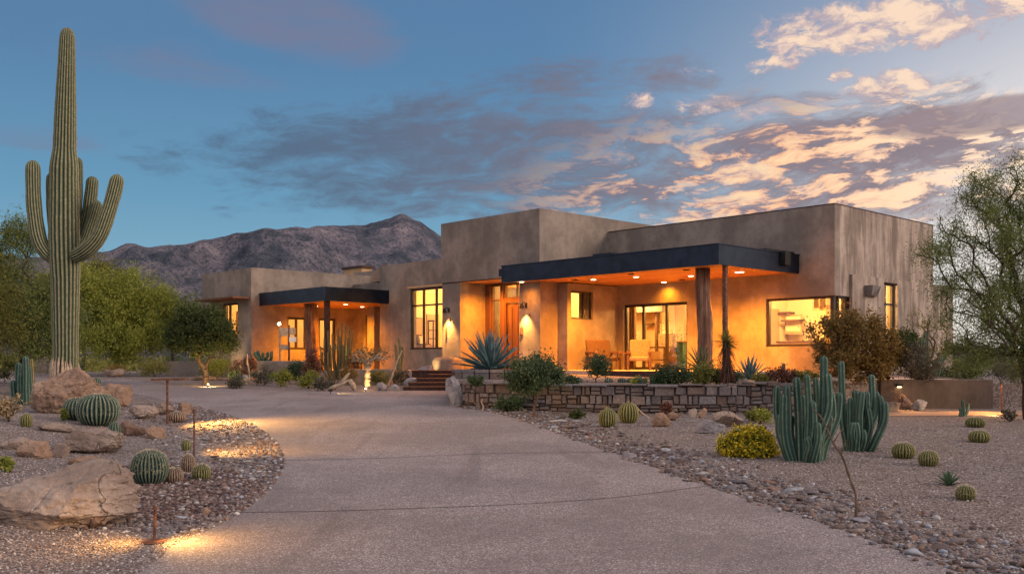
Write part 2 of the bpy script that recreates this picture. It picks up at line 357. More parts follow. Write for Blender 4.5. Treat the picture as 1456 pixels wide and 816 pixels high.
stones('ledgestone', [(0, (.10, .07, .06)), (.25, (.19, .14, .115)), (.5, (.135, .125, .13)), (.75, (.24, .185, .155)), (1., (.19, .185, .20))])
# cactus skins: rib attribute 0 valley .. 1 crest (spine covered)
def cactus(name, valley, crest, spine, crest_lo=.55, top=None):
    m, t = mat(name); a = t.node('ShaderNodeAttribute'); a.attribute_name = 'rib'; r = a.outputs['Fac']
    n = t.noise(t.w, 9, 5, .65); sp = t.voro(t.scalev(t.w, 22, 22, 30), 1)
    col = t.mix(t.ss(r, .1, crest_lo), valley, crest); col = t.mix(t.ss(r, crest_lo, .98), col, spine)
    col = t.mix(t.m('MULTIPLY', t.ss(r, .8, .98), t.ss(sp, .5, .2)), col, tuple(min(1, x*1.6) for x in spine))
    col = t.mix(t.ss(n, .35, .7, .35, 0), col, tuple(x*.5 for x in valley))
    rnd = t.node('ShaderNodeObjectInfo').outputs['Random']; col = t.mix(t.m('MULTIPLY', rnd, .45), col, tuple(x*.45+.01 for x in crest)); sc_ = t.noise(t.scalev(t.w, 3, 3, 1.6), 1, 5, .7); col = t.mix(t.ss(sc_, .62, .72, 0, .6), col, (.16, .115, .075))
    fin(t, col, .7, t.bump(n, .3, .01), spec=.25); M[name] = m
cactus('saguaro_skin', (.022, .045, .030), (.080, .115, .055), (.29, .26, .15), .58)
cactus('barrel_skin', (.008, .035, .030), (.03, .085, .065), (.26, .26, .17), .76)
cactus('barrel_brown', (.03, .025, .018), (.10, .075, .05), (.32, .21, .15), .5)
cactus('barrel_gold', (.018, .030, .010), (.07, .095, .022), (.30, .25, .09), .6)
cactus('column_skin', (.010, .034, .028), (.036, .098, .072), (.15, .20, .14), .70)
cactus('column_tan', (.04, .038, .018), (.11, .10, .045), (.34, .25, .12), .55)
def leafm(name, cols, trans=.25):
    m, t = mat(name); stops = [(i/(len(cols)-1), c) for i, c in enumerate(cols)]
    big = t.noise(t.w, 1.6, 3, .6)
    col = t.ramp(t.m('ADD', t.m('MULTIPLY', t.isl, .6), t.m('MULTIPLY', big, .45)), stops)
    fin(t, col, .75, spec=.12)
    tl = t.node('ShaderNodeBsdfTranslucent'); t.l.new(col, tl.inputs[0]); mx = t.node('ShaderNodeMixShader'); mx.inputs[0].default_value = trans
    t.l.new(t.b.outputs[0], mx.inputs[1]); t.l.new(tl.outputs[0], mx.inputs[2]); t.l.new(mx.outputs[0], t.out.inputs[0]); M[name] = m
leafm('leaf_palo', [(.06, .085, .03), (.14, .175, .055), (.25, .27, .09)], .35)
leafm('leaf_bright', [(.09, .12, .022), (.24, .27, .05), (.42, .40, .09)], .4)
leafm('leaf_olive', [(.07, .08, .02), (.18, .18, .045), (.32, .28, .08)], .35)
leafm('leaf_dark', [(.020, .032, .014), (.055, .075, .025), (.12, .135, .04)], .3)
leafm('leaf_green', [(.018, .04, .022), (.04, .075, .035), (.09, .125, .055), (.16, .15, .10)])
leafm('leaf_orange', [(.07, .05, .022), (.15, .10, .035), (.26, .16, .05), (.16, .14, .04)])
leafm('leaf_grey', [(.06, .06, .045), (.11, .105, .075), (.18, .15, .11)])
leafm('leaf_red', [(.06, .03, .02), (.16, .07, .05), (.24, .13, .09)])
leafm('flower_yellow', [(.05, .09, .02), (.10, .13, .02), (.70, .50, .03), (.85, .68, .06)], .25)
leafm('flower_pink', [(.05, .08, .03), (.09, .11, .04), (.30, .10, .11), (.5, .25, .24)], .15)
leafm('dry_grass', [(.20, .13, .06), (.34, .25, .13), (.45, .36, .22)])
simple('agave_blue', (.065, .12, .13), .55, 0, .3, 5, .1); simple('agave_green', (.05, .095, .05), .6, 0, .35, 6, .1)
simple('bark', (.10, .065, .045), .9, 0, .4, 8, .9); simple('bark_green', (.10, .105, .05), .8, 0, .3, 8, .5)
simple('bark_dark', (.045, .03, .022), .9, 0, .4, 8, .9); simple('bark_pale', (.36, .27, .19), .85, 0, .3, 8, .6); simple('spine', (.5, .43, .28), .7)
# =================================================================== GROUND
def ground():
    xs = sorted(set([round(v, 3) for v in np.arange(-16, 14.01, .25)] + [-16-2.0**k for k in np.arange(.5, 11, .5)] + [14+2.0**k for k in np.arange(.5, 11, .5)]))
    ys = sorted(set([round(v, 3) for v in np.arange(4, 30.01, .25)] + [-30, -15, -6, -2, 1, 31, 32, 33, 34, 35, 36] + [36+2.0**k for k in np.arange(.5, 11.6, .5)]))
    V = [(x, y, G(x, y)) for y in ys for x in xs]; n = len(xs)
    Fc = [(j*n+i, j*n+i+1, (j+1)*n+i+1, (j+1)*n+i) for j in range(len(ys)-1) for i in range(n-1)]
    mb = MB(); mb.add(V, Fc); tag(mb.build('ground', M['gravel_ground'], smooth=True), kind='structure')
ground()
def sheet(name, outline, m, dz, zf=None, kind='structure'):
    bm = bmesh.new(); vs = [bm.verts.new((x, y, (zf(x, y) if zf else SL*y)+dz)) for x, y in outline]
    bm.faces.new(vs); bmesh.ops.triangulate(bm, faces=bm.faces[:]); bmesh.ops.recalc_face_normals(bm, faces=bm.faces[:])
    for f in bm.faces:
        if f.normal.z < 0: f.normal_flip()
    me = bpy.data.meshes.new(name); bm.to_mesh(me); bm.free(); me.materials.append(m)
    o = bpy.data.objects.new(name, me); scene.collection.objects.link(o); return tag(o, kind=kind)
def smooth_line(pts, k=6):
    out = []; n = len(pts)
    for i in range(n-1):
        p0, p1, p2, p3 = pts[max(i-1, 0)], pts[i], pts[i+1], pts[min(i+2, n-1)]
        for j in range(k):
            t = j/k; out.append(tuple(.5*((2*p1[c])+(-p0[c]+p2[c])*t+(2*p0[c]-5*p1[c]+4*p2[c]-p3[c])*t*t+(-p0[c]+3*p1[c]-3*p2[c]+p3[c])*t**3) for c in (0, 1)))
    out.append(tuple(pts[-1])); return out
left_px = [(195, 816), (243, 778), (300, 752), (352, 722), (390, 688), (404, 655), (392, 628), (365, 607), (325, 590), (270, 576), (215, 565), (172, 556), (140, 545)]
right_px = [(640, 556), (646, 577), (690, 584), (740, 597), (800, 619), (860, 640), (930, 664), (1000, 690), (1090, 718), (1180, 748), (1275, 782), (1370, 818)]
LEFT = smooth_line([(-2.95, -6), (-2.75, 3)]+[flat_hit(*p) for p in left_px]+[(-19, 33)])
RIGHT = smooth_line([flat_hit(*p) for p in right_px]+[(3.5, 3), (3.8, -6)])
FAR = smooth_line([(-26, 35.9)]+[flat_hit(*p) for p in [(150, 539), (205, 543), (255, 549), (330, 553), (410, 556), (490, 556), (560, 555)]]+[flat_hit(640, 553)])
drive_outline = LEFT+FAR+RIGHT
sheet('driveway', drive_outline, M['aggregate'], .004)
def inside(poly):
    P = np.array(poly)
    def f(x, y):
        c = False; j = len(P)-1
        for i in range(len(P)):
            if (P[i, 1] > y) != (P[j, 1] > y) and x < (P[j, 0]-P[i, 0])*(y-P[i, 1])/(P[j, 1]-P[i, 1])+P[i, 0]: c = not c
            j = i
        return c
    return f
in_drive = inside(drive_outline)
mb = MB()   # saw-cut control joints
for line in ([(325, 729), (470, 727), (620, 722), (760, 716), (900, 705), (1040, 686)], [(405, 655), (560, 651), (700, 645), (870, 643)], [(383, 604), (560, 603), (745, 598)], [(275, 577), (440, 582), (560, 577), (646, 571)], [(500, 563), (520, 610)] if 0 else [(165, 551), (300, 560), (450, 563), (640, 561)]):
    q = [flat_hit(*p) for p in line]; q = smooth_line(q, 4)
    for (x0, y0), (x1, y1) in zip(q[:-1], q[1:]):
        w = .009; mb.add([(x0, y0-w, SL*(y0-w)+.008), (x1, y1-w, SL*(y1-w)+.008), (x1, y1+w, SL*(y1+w)+.008), (x0, y0+w, SL*(y0+w)+.008)], [(0, 1, 2, 3)])
o = mb.build('driveway_joints', M['joint']); tag(o, kind='structure')
# raised planted ground behind the stone wall and round the house
def zbed(x, y): return 1.20+.020*(min(y, 31)-21.0) if y > 21 else 1.20
wall_path = [(-1.62, 26.9), (-1.58, 25.2), (-1.42, 23.2), (-.95, 22.2), (0, 21.5), (1.0, 20.95), (2.2, 20.6), (3.4, 20.42), (4.6, 20.45), (5.7, 20.7), (6.6, 21.3)]
WP = smooth_line(wall_path, 5)
bed = [(x+.12*(1 if x < -1.2 else .2), y+.12) for x, y in WP]+[(7.3, 21.5), (8.6, 22.2), (11.45, 22.05), (11.5, 30), (13.0, 40), (-2, 48), (-9.5, 44), (-7.0, 37.5), (-4.6, 33.5), (-1.5, 30.8)]
mb = MB(); bm = None
sheet('planting_bed', bed, M['gravel_ground'], 0, zbed)
# skirt that closes the bed's edges
mb = MB()
for (x0, y0), (x1, y1) in zip(bed, bed[1:]+bed[:1]):
    mb.add([(x0, y0, 0), (x1, y1, 0), (x1, y1, zbed(x1, y1)), (x0, y0, zbed(x0, y0))], [(0, 1, 2, 3)])
tag(mb.build('planting_bed_edge', M['gravel_ground']), kind='structure')
# paved pads (patio, entry landing, left porch)
def pad(name, corners, z, m):
    mb = MB(); q = [lw(*c) if len(c) == 2 else c for c in corners]; n = len(q)
    mb.add([(*p, z-.9) for p in q]+[(*p, z) for p in q], [tuple(range(n-1, -1, -1)), tuple(n+i for i in range(n))]+[(i, (i+1) % n, n+(i+1) % n, n+i) for i in range(n)])
    return tag(mb.build(name, m), kind='structure')
FZ = 1.46
pad('patio', [(-7.74, -3.9), (-2.6, -3.7), (-.9, -2.6), (-.9, -.002), (-7.74, -.002)], FZ, M['concrete_path'])
pad('entry_landing', [(-13.6, -5.3), (-8.6, -5.3), (-7.80, -3.9), (-7.80, -2.45), (-8.2, -2.45), (-8.2, -2.1), (-13.6, -2.62)], FZ-.02, M['concrete_path'])
pad('porch_floor', [(-21.59, -5.6), (-16.9, -5.4), (-16.9, -2.62), (-17.48, -2.62), (-17.48, -1.0), (-21.59, -1.0)], FZ-.04, M['concrete_path'])
# lit walk on the right
wk = [(x, y) for x, y in [(6.6, 19.75), (8.8, 19.9), (11.5, 20.2), (15, 21.0), (15, 22.0), (11.5, 21.2), (8.6, 20.9), (7.2, 20.6)]]
sheet('side_walk', wk, M['walk_dg'], .006)
# =================================================================== MOUNTAIN
def mountain():
    prof = [(-600, 385), (-200, 372), (0, 368), (100, 362), (145, 356), (180, 345), (215, 351), (262, 345), (300, 338), (345, 330), (385, 323), (430, 322), (475, 317), (520, 318), (548, 309), (575, 305), (600, 314), (625, 331), (660, 352), (720, 380), (800, 420), (900, 450), (1100, 478), (1400, 492), (1900, 500)]
    px = np.array([p[0] for p in prof]); py = np.array([p[1] for p in prof])
    azs = np.linspace(-.75, .75, 620); D = np.concatenate([np.linspace(420, 1250, 120), np.linspace(1270, 1700, 14)])
    V = []; 
    for d in D:
        for a in azs:
            x = CX+F*math.tan(a); ridge = (HY-np.interp(x, px, py))/F*1250+3.2*mnoise.fractal(Vector((a*42, 1.7, 0)), .8, 2.1, 4)
            t = (d-420)/(1250-420); wx, wy = d*math.sin(a)/math.cos(a), d
            n1 = mnoise.ridged_multi_fractal(Vector((wx*.0030+wy*.0008, wy*.0022, 3.1)), 1.0, 2.2, 5, .9, 2.0)
            n2 = fbm(wx*.02, wy*.02, 5, 4)
            if t <= 1:
                s = t*t*(3-2*t); s = s*.65+.35*t
                h = ridge*s+(n1-1.1)*105*math.sin(math.pi*min(t, 1))**1*min(1, ridge/120)+n2*15*min(1, t*3)*(1-.75*t**3)
                h = min(h, (ridge+n2*1.2)*(d/1250)*1.0+.0) if t > .55 else h
            else: h = ridge*(1-(t-1)*1.6)
            V.append((wx, wy, EYE+h-2))
    n = len(azs); Fc = [(j*n+i, j*n+i+1, (j+1)*n+i+1, (j+1)*n+i) for j in range(len(D)-1) for i in range(n-1)]
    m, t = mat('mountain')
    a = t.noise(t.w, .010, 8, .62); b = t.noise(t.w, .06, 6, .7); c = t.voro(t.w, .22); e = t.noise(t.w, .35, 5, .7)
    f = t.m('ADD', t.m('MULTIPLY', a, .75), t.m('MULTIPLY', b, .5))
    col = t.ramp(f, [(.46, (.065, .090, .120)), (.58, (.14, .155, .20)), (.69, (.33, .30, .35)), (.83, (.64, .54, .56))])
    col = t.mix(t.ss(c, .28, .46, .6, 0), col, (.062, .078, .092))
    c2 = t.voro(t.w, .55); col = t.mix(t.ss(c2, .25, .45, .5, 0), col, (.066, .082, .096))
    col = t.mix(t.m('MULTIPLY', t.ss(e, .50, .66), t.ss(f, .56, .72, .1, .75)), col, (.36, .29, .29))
    fin(t, col, .95, t.bump(t.m('ADD', b, t.m('MULTIPLY', e, .6)), 1.0, 20), spec=.05)
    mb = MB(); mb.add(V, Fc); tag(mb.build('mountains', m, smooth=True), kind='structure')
mountain()
# =================================================================== HOUSE
house = empty('desert_house', (*lw(-9, 0), 1.1), 'low flat-roofed adobe style house with tan stucco walls, blue steel canopies and glowing windows', 'house')
def grid_wall(mb, s0, s1, z0, z1, holes, t, conv):
    ss_ = sorted(set([s0, s1]+[min(max(h[0], s0), s1) for h in holes]+[min(max(h[1], s0), s1) for h in holes]))
    zs = sorted(set([z0, z1]+[min(max(h[2], z0), z1) for h in holes]+[min(max(h[3], z0), z1) for h in holes]))
    def solid(i, j):
        if i < 0 or j < 0 or i >= len(ss_)-1 or j >= len(zs)-1: return None
        cs, cz = (ss_[i]+ss_[i+1])/2, (zs[j]+zs[j+1])/2
        return not any(h[0] < cs < h[1] and h[2] < cz < h[3] for h in holes)
    def q(p): mb.add([conv(*x) for x in p], [(0, 1, 2, 3)])
    for i in range(len(ss_)-1):
        for j in range(len(zs)-1):
            if not solid(i, j): continue
            a, b, c, d = ss_[i], ss_[i+1], zs[j], zs[j+1]
            q([(a, 0, c), (b, 0, c), (b, 0, d), (a, 0, d)]); q([(a, t, d), (b, t, d), (b, t, c), (a, t, c)])
            if not solid(i-1, j): q([(a, 0, c), (a, 0, d), (a, t, d), (a, t, c)])
            if not solid(i+1, j): q([(b, 0, d), (b, 0, c), (b, t, c), (b, t, d)])
            if not solid(i, j-1): q([(a, 0, c), (a, t, c), (b, t, c), (b, 0, c)])
            if not solid(i, j+1): q([(a, 0, d), (b, 0, d), (b, t, d), (a, t, d)])
def uwall(b, a0, a1, z0, z1, holes=(), t=.3, m='stucco', name='wall'):
    mb = MB(); grid_wall(mb, a0, a1, z0, z1, holes, t, lambda s, d, z: (*lw(s, b+d), z)); return mb.build(name, M[m], house)
def vwall(a, b0, b1, z0, z1, holes=(), t=.3, m='stucco', name='wall'):
    mb = MB(); grid_wall(mb, b0, b1, z0, z1, holes, t, lambda s, d, z: (*lw(a-d, s), z)); return mb.build(name, M[m], house)
def lboxes(name, boxes, m, parent=None, mi=None):
    mb = MB()
    for k, b in enumerate(boxes): mb.lbox(*b, mi=(mi[k] if mi else 0))
    return mb.build(name, M[m] if isinstance(m, str) else [M[x] for x in m], parent or house)
def window(kind, pos, s0, s1, z0, z1, verts=(), hors=(), w=.06, m='dark_frame', hor_range=None):
    """frame set in the wall's thickness; kind 'u' (runs along a at b=pos) or 'v' (runs along b at a=pos)"""
    g = .004; bars = [(s0+g, s0+w, z0+g, z1-g), (s1-w, s1-g, z0+g, z1-g), (s0+w, s1-w, z0+g, z0+w), (s0+w, s1-w, z1-w, z1-g)]
    for k in verts: bars.append((k-w/2, k+w/2, z0+w, z1-w))
    for h in hors: bars.append((s0+w, s1-w, h-w*.4+.0015, h+w*.4))
    mb = MB()
    for i, (a, b, c, d) in enumerate(bars):
        e = .0 if i < 4 + len(verts) else .004
        if kind == 'u': mb.lbox(a, b, pos-.035-e, pos+.035+e, c, d)
        else: mb.lbox(pos-.035-e, pos+.035+e, a, b, c, d)
    f = mb.build('window', M[m], house)
    mb = MB()
    if kind == 'u': mb.lbox(s0+w*.6, s1-w*.6, pos-.004, pos+.004, z0+w*.6, z1-w*.6)
    else: mb.lbox(pos-.004, pos+.004, s0+w*.6, s1-w*.6, z0+w*.6, z1-w*.6)
    mb.build('pane', M['glass'], f); return f
def zu(py, px, b): return z_at(py, a_at(px, b), b)
def zv(py, px, a): return z_at(py, a, b_at(px, a))
ZM = 6.03; ZT = 6.49; ZL = 5.42; ZB = .8
# ---- right wing, front (b=0)
sl0, sl1 = a_at(886, 0), a_at(977, 0); slz = zu(431, 930, 0)
cw0 = a_at(1089, 0); cz1 = zu(425, 1089, 0); cz0 = zu(493, 1089, 0)
uwall(0, -8.17, 0, ZB, ZM, [(sl0, sl1, FZ, slz), (cw0, .1, cz0, cz1)])
cb1 = b_at(1210, 0)
nb0, nb1 = b_at(1257, .08), b_at(1276, .08); nz1 = zv(402, 1265, .08); nz0 = 2.0
lb0 = b_at(1212, .08); lbz = zv(390, 1212, .08)
bE = b_at(1327, 0); bE2 = b_at(1355, .08)
vwall(0, .3, bE, ZB, ZM, [(.2, cb1, cz0, cz1), (nb0, nb1, nz0, nz1)], m='stucco_streaked')
vwall(.08, lb0, bE2, ZB, lbz, [(nb0, nb1, nz0, nz1)], t=.079, m='stucco_streaked')
lboxes('wall', [(-6, -.002, bE+.002, bE2-.002, ZB, lbz-.003)], 'stucco_streaked')
lboxes('roof', [(-8.1, -.31, .31, bE-.31, 5.55, 5.72)], 'stucco_dark')
uwall(bE-.3, -8.1, -.302, 1, ZM-.003)
vwall(-7.9, .31, bE-.31, 4.5, ZM-.003)
lboxes('coping', [(-8.18, .012, -.012, .10, ZM, ZM+.025), (-.10, .012, .102, bE+.01, ZM, ZM+.025)], 'rust_dark')
window('u', .12, sl0, sl1, FZ, slz, [a_at(915, .1), a_at(948, .1)], [], .09)
window('u', .10, cw0, -.06, cz0, cz1, [], [], .07)
window('v', -.10, .30, cb1, cz0, cz1, [], [], .07)
lboxes('window_post', [(-.16, -.055, .05, .16, cz0, cz1)], 'dark_frame')
window('v', -.08, nb0, nb1, nz0, nz1, [(nb0*.6+nb1*.4)], [zv(432, 1265, .08)], .07)
# wall lamp / downspout box on the right face
b0_ = b_at(1229, .08); z1_ = zv(407, 1240, .08)
mb = MB(); q = [(.081, b0_), (.081, b_at(1257, .08)-.1)]
mb.hexa([(*lw(.082, b0_), z1_-.28), (*lw(.30, b0_), z1_-.28), (*lw(.16, b0_+.62), z1_-.30), (*lw(.082, b0_+.62), z1_-.30), (*lw(.082, b0_), z1_), (*lw(.34, b0_), z1_), (*lw(.34, b0_+.5), z1_-.02), (*lw(.082, b0_+.5), z1_-.02)])
mb.build('scupper_box', simple('zinc', (.16, .14, .13), .5, .4, .2, 5), house)
# ---- tower
aT, bT = -8.17, -3.24; aT0 = a_at(627, bT)
zs = 4.44
p1 = a_at(653, bT); p2 = a_at(737, bT)
uwall(bT, aT0, aT, zs, ZT); vwall(aT, bT+.3, 3.0, zs, ZT)
vwall(aT0+.3, bT+.3, 3.0, 3.9, ZT); uwall(2.9, aT0, aT, 3.5, ZT-.003)
lboxes('roof', [(aT0+.3, aT-.3, bT+.3, 2.9, 6.0, 6.2)], 'stucco_dark')
lboxes('entry_ceiling', [(aT0+.02, aT-.302, bT+.02, -2.05, zs-.03, zs-.002)], 'ceiling_wood')
lboxes('pillar', [(aT0+.02, p1, bT+.04, -1.2, ZB, zs-.032)], 'stucco')
lboxes('pillar', [(p2, aT-.01, bT+.04, -2.06, ZB, zs-.032)], 'stucco')
# wall behind right pillar, then the step out towards the patio
aW = -7.75; bB = -2.42
wz1, wz0 = zv(414, 827, aW), zv(454, 827, aW); wb0, wb1 = b_at(812, aW), b_at(843, aW)
vwall(aT-.004, -2.06, .0, ZB, zs-.004, [(wb0-.0, wb1+.12, wz0, wz1)])
mbw = MB(); grid_wall(mbw, bB, -.002, ZB, 4.19, [(wb0, wb1, wz0, wz1)], aW-aT-.006, lambda s, d, z: (*lw(aW-d, s), z)); mbw.build('wall', M['stucco'], house)
window('v', aW-.10, wb0, wb1, wz0, wz1, [wb0*.35+wb1*.65], [], .05)
# entry recess: glazed timber front
bR = -2.05
ex = lambda px: a_at(px, bR)
ez = lambda py: z_at(py, ex(705), bR)
e0, e1 = p1, p2+.9
side0, side1 = ex(697), ex(711); dr0, dr1 = ex(720), ex(720)+1.15
dz1 = ez(432); tz0, tz1 = ez(428), ez(405)
uwall(bR, e0, p2+.0, ZB, zs-.033, [(side0, side1, FZ+.1, tz1), (ex(715), dr1+.02, tz0+.05, tz1), (dr0-.02, dr1+.02, FZ-.02, dz1)], .22, 'door_wood', 'entry_frame')
window('u', bR+.1, side0, side1, FZ+.1, tz1, [], [ez(427)], .05, 'door_wood')
window('u', bR+.1, ex(715), min(dr1+.02, p2-.01), tz0+.05, tz1, [ex(733)], [], .05, 'door_wood')
dmb = MB(); dmb.lbox(dr0, dr1, bR+.05, bR+.12, FZ, dz1-.02)
for k in range(4): dmb.lbox(dr0+.06+k*.27, dr0+.06+k*.27+.20, bR+.028, bR+.049, FZ+.12, dz1-.15)
door = dmb.build('door', M['door_wood'], house)
hb = MB(); hb.tube([(*lw(dr0+.12, bR-.02), FZ+.85), (*lw(dr0+.12, bR-.05), FZ+.95), (*lw(dr0+.12, bR-.05), FZ+1.45), (*lw(dr0+.12, bR-.02), FZ+1.55)], .016); hb.build('handle', M['black_metal'], door)
# ---- block left of the tower with the tall window
bL = -2.6; aL0 = a_at(540, bL); lw0, lw1 = a_at(583, bL), a_at(627, bL)+.1
lz1, lz0 = zu(411, 583, bL), zu(497, 583, bL)
uwall(bL, aL0, aT0+.32, ZB, ZL-.03, [(lw0, min(lw1, aT0+.3), lz0, lz1)])
vwall(aL0+.3, bL+.3, 3.0, ZB, ZL-.03)
lboxes('roof', [(aL0+.3, aT0, bL+.3, 2.9, 4.95, 5.1)], 'stucco_dark')
w_end = min(lw1, aT0+.3)
window('u', bL+.1, lw0, w_end, lz0, lz1, [a_at(603, bL+.1), a_at(621, bL+.1)], [z_at(435, a_at(583, bL), bL)], .075)
lboxes('lintel', [(lw0-.12, aT0, bL-.035, bL-.002, lz1+.02, lz1+.09)], 'cream_dark')
# ---- left wing
aV = -21.6; bV = -5.78; aV0 = a_at(287, bV)
ww0, ww1 = a_at(315, bV), a_at(338, bV); wwz1, wwz0 = zu(431, 326, bV), zu(480, 326, bV)
uwall(bV, aV0, aV, ZB, ZL, [(ww0, ww1, wwz0, wwz1)])
win = [(409, 422), (423.5, 436), (455, 463), (464, 474)]
wins = [(b_at(409, aV), b_at(437, aV)), (b_at(454, aV), b_at(478, aV))]; vz1, vz0 = zv(451, 422, aV), zv(497, 422, aV)
vwall(aV, bV+.3, 3.0, ZB, ZL, [(w0, w1, vz0, vz1) for w0, w1 in wins])
vwall(aV0+.3, bV+.3, 3.0, ZB, ZL); uwall(2.9, aV0+.3, aV-.3, ZB, ZL)
lboxes('roof', [(aV0+.3, aV-.3, bV+.3, 2.9, 4.95, 5.1)], 'stucco_dark')
window('u', bV+.12, ww0, ww1, wwz0, wwz1, [a_at(327, bV+.1)], [], .08)
for w0, w1 in wins: window('v', aV-.12, w0, w1, vz0, vz1, [(w0+w1)/2], [], .09)
lboxes('awning', [(a_at(300, bV), aV-.1, bV-.75, bV-.002, wwz1+.10, wwz1+.17)], 'rust')
# back of the left porch
rb0, rb1 = a_at(519, -1), a_at(530, -1)
uwall(-1, aV+.002, aL0-.002, ZB, 5.0, [(rb0, rb1, FZ, zu(448, 525, -1))])
window('u', -.88, rb0, rb1, FZ, zu(448, 525, -1), [], [], .07)
lboxes('pillar', [(a_at(531, -2), a_at(541, -2)-.01, -2.3, -1.95, ZB, 3.9)], 'stucco')
uwall(1.6, aV+.002, aL0-.002, 3.9, 5.25)
# stair-step parapet and chimney on the left roof
lboxes('parapet', [(a_at(503, .4), aL0-.01, .4, .7, 4.6, z_at(388, a_at(503, .4), .4))], 'stucco')
cb = lboxes('chimney', [(a_at(488, 1.9), a_at(513, 1.9), 1.95, 2.55, 5.0, z_at(382, a_at(500, 1.9), 1.9))], 'cream_dark')
lboxes('chimney_cap', [(a_at(486, 1.9), a_at(515, 1.9), 1.88, 2.62, z_at(382, a_at(500, 1.9), 1.9), z_at(379, a_at(500, 1.9), 1.9))], 'rust_dark', cb)
cb = MB(); c0 = a_at(562, -1.3)
for k in range(5): cb.lbox(c0-.8+.14*k, c0+.7-.12*k, -1.9+.02*k, -1.1-.02*k, 5.2+k*.07 if k else 4.9, 5.27+k*.07)
cb.build('chimney', M['granite_orange'], house)
# ---- big canopy
cz, ct = 4.19, 4.70; cA, cB = -1.08, -3.9; cl = a_at(713, cB)
def canopy(name, cells, z0, z1, fas):
    rf = lboxes(name, [(a0, a1, b0, b1, z0+.07, z1-.06) for a0, a1, b0, b1 in cells], 'steel_blue')
    lboxes('ceiling', [(a0+.002, a1-.002, b0+.002, b1-.002, z0+.03, z0+.068) for a0, a1, b0, b1 in cells], 'ceiling_wood', rf)
    lboxes('fascia', fas, 'steel_blue', rf); return rf
roof1 = canopy('canopy', [(cl+.1, aT-.001, cB+.1, bT-.002), (aT+.001, cA-.1, cB+.1, bT-.002), (aT+.002, cA-.1, bT, -.002)], cz, ct,
  [(cl, cA, cB, cB+.098, cz, ct), (cA-.098, cA, cB+.1, -.003, cz, ct-.003), (cl, cl+.098, cB+.1, bT-.003, cz, ct-.003), (cl-.28, cl-.002, cB+.14, cB+.40, cz+.22, cz+.46)])
lboxes('flashing', [(cl-.02, cA+.02, cB-.022, cB+.03, ct+.001, ct+.03), (cA-.03, cA+.022, cB+.031, -.003, ct+.0, ct+.03), (a_at(845, cB)-.1, a_at(845, cB)+.6, cB+.04, cB+.6, ct+.031, ct+.09)], 'steel_blue', roof1)
lboxes('scupper', [(cA+.001, cA+.16, -1.0, -.72, ct-.33, ct+.05), (cA-.6, cA-.1, -1.5, -.1, ct+.031, ct+.10)], 'black_metal', roof1)
# ---- small canopy of the left porch
c2z, c2t = 3.92, 4.43; dA, dB = -16.87, -5.43
canopy('canopy', [(aV+.002, aL0-.002, dB+.1, -1.002), (aL0, dA-.1, dB+.1, bL-.002)], c2z, c2t,
  [(aV+.002, dA, dB, dB+.098, c2z, c2t), (dA-.098, dA, dB+.1, bL-.003, c2z, c2t-.003)])
# ---- posts
def log_post(a, b, z0, z1, r):
    mb = MB(); x, y = lw(a, b); n = 18; pts = []
    for i in range(13):
        t = i/12; pts.append((x+.03*math.sin(t*5), y+.02*math.cos(t*7), z0+(z1-z0)*t))
    k = len(mb.v); mb.tube(pts, [r*(1.06-.08*i/12+.05*math.sin(i*2.1)) for i in range(13)], 28)
    v = []
    for p in mb.v:
        d = Vector((p[0]-x, p[1]-y)); an = math.atan2(d.y, d.x); f = 1+.10*math.sin(an*9+p[2]*.6)+.06*math.sin(an*17-p[2])+.08*fbm(an*1.5, p[2]*1.2, 2)
        v.append((x+d.x*f, y+d.y*f, p[2]))
    mb.v = v; return mb.build('log_post', M['log_wood'], house, smooth=True)
log_post(a_at(1001, -3.0), -3.0, 1.2, cz+.05, .19)
log_post(a_at(443, -4.4), -4.4, 1.1, c2z+.05, .23)
def steel_post(px, b, z1, m='rust', w=.05, dx=0):
    a = a_at(px, b); return lboxes('steel_post', [(a-w, a+w, b-w, b+w, 1.1, z1)], m)
steel_post(1031, -3.45, cz+.03); steel_post(465, dB+.3, c2z+.03, 'rust_dark', .08)
# ---- sconces on the two entry pillars and small wall ornaments
def sconce(px, py):
    a = a_at(px, bT); z = z_at(py, a, bT); mb = MB(); b = bT+.04
    mb.lbox(a-.05, a+.05, b-.02, b-.002, z-.08, z+.08); mb.tube([(*lw(a, b-.02), z+.05), (*lw(a, b-.12), z+.09), (*lw(a, b-.20), z+.03)], .014, 6)
    mb.tube([(*lw(a, b-.20), z+.05), (*lw(a, b-.20), z-.10)], [.04, .085], 12, cap=False); mb.tube([(*lw(a-.13, b-.05), z-.14), (*lw(a-.10, b-.05), z+.0)], [.006, .006], 5)
    s = mb.build('sconce', M['black_metal'], house)
    gm = MB(); gm.tube([(*lw(a, b-.20), z-.02), (*lw(a, b-.20), z-.09)], [.03, .05], 10); gm.build('bulb', M['bulb'], s)
    l = bpy.data.lights.new('sconce_lamp', 'SPOT'); l.energy = 800; l.color = (1, .47, .10); l.spot_size = R(84); l.spot_blend = 1.0; l.shadow_soft_size = .04
    o = bpy.data.objects.new('sconce_lamp', l); scene.collection.objects.link(o); o.location = (*lw(a, b-.20), z-.15)
    d = Vector((*lw(a, b-.06), z-1.1))-o.location; o.rotation_euler = d.to_track_quat('-Z', 'Y').to_euler()
sconce(637, 441); sconce(747, 434)
def ornament(px, py0, py1, w):
    a = a_at(px, bT); mb = MB(); z0, z1 = z_at(py1, a, bT), z_at(py0, a, bT); b = bT+.04
    mb.lbox(a-w*.5, a+w*.5, b-.03, b-.002, z0+.04, z1-.04); mb.lbox(a-w*.3, a+w*.3, b-.05, b-.031, z0+.06, z1-.06); mb.tube([(*lw(a, b-.02), z1-.05), (*lw(a+.03, b-.03), z1+.03)], .012, 6)
    return mb.build('wall_ornament', M['rust'], house)
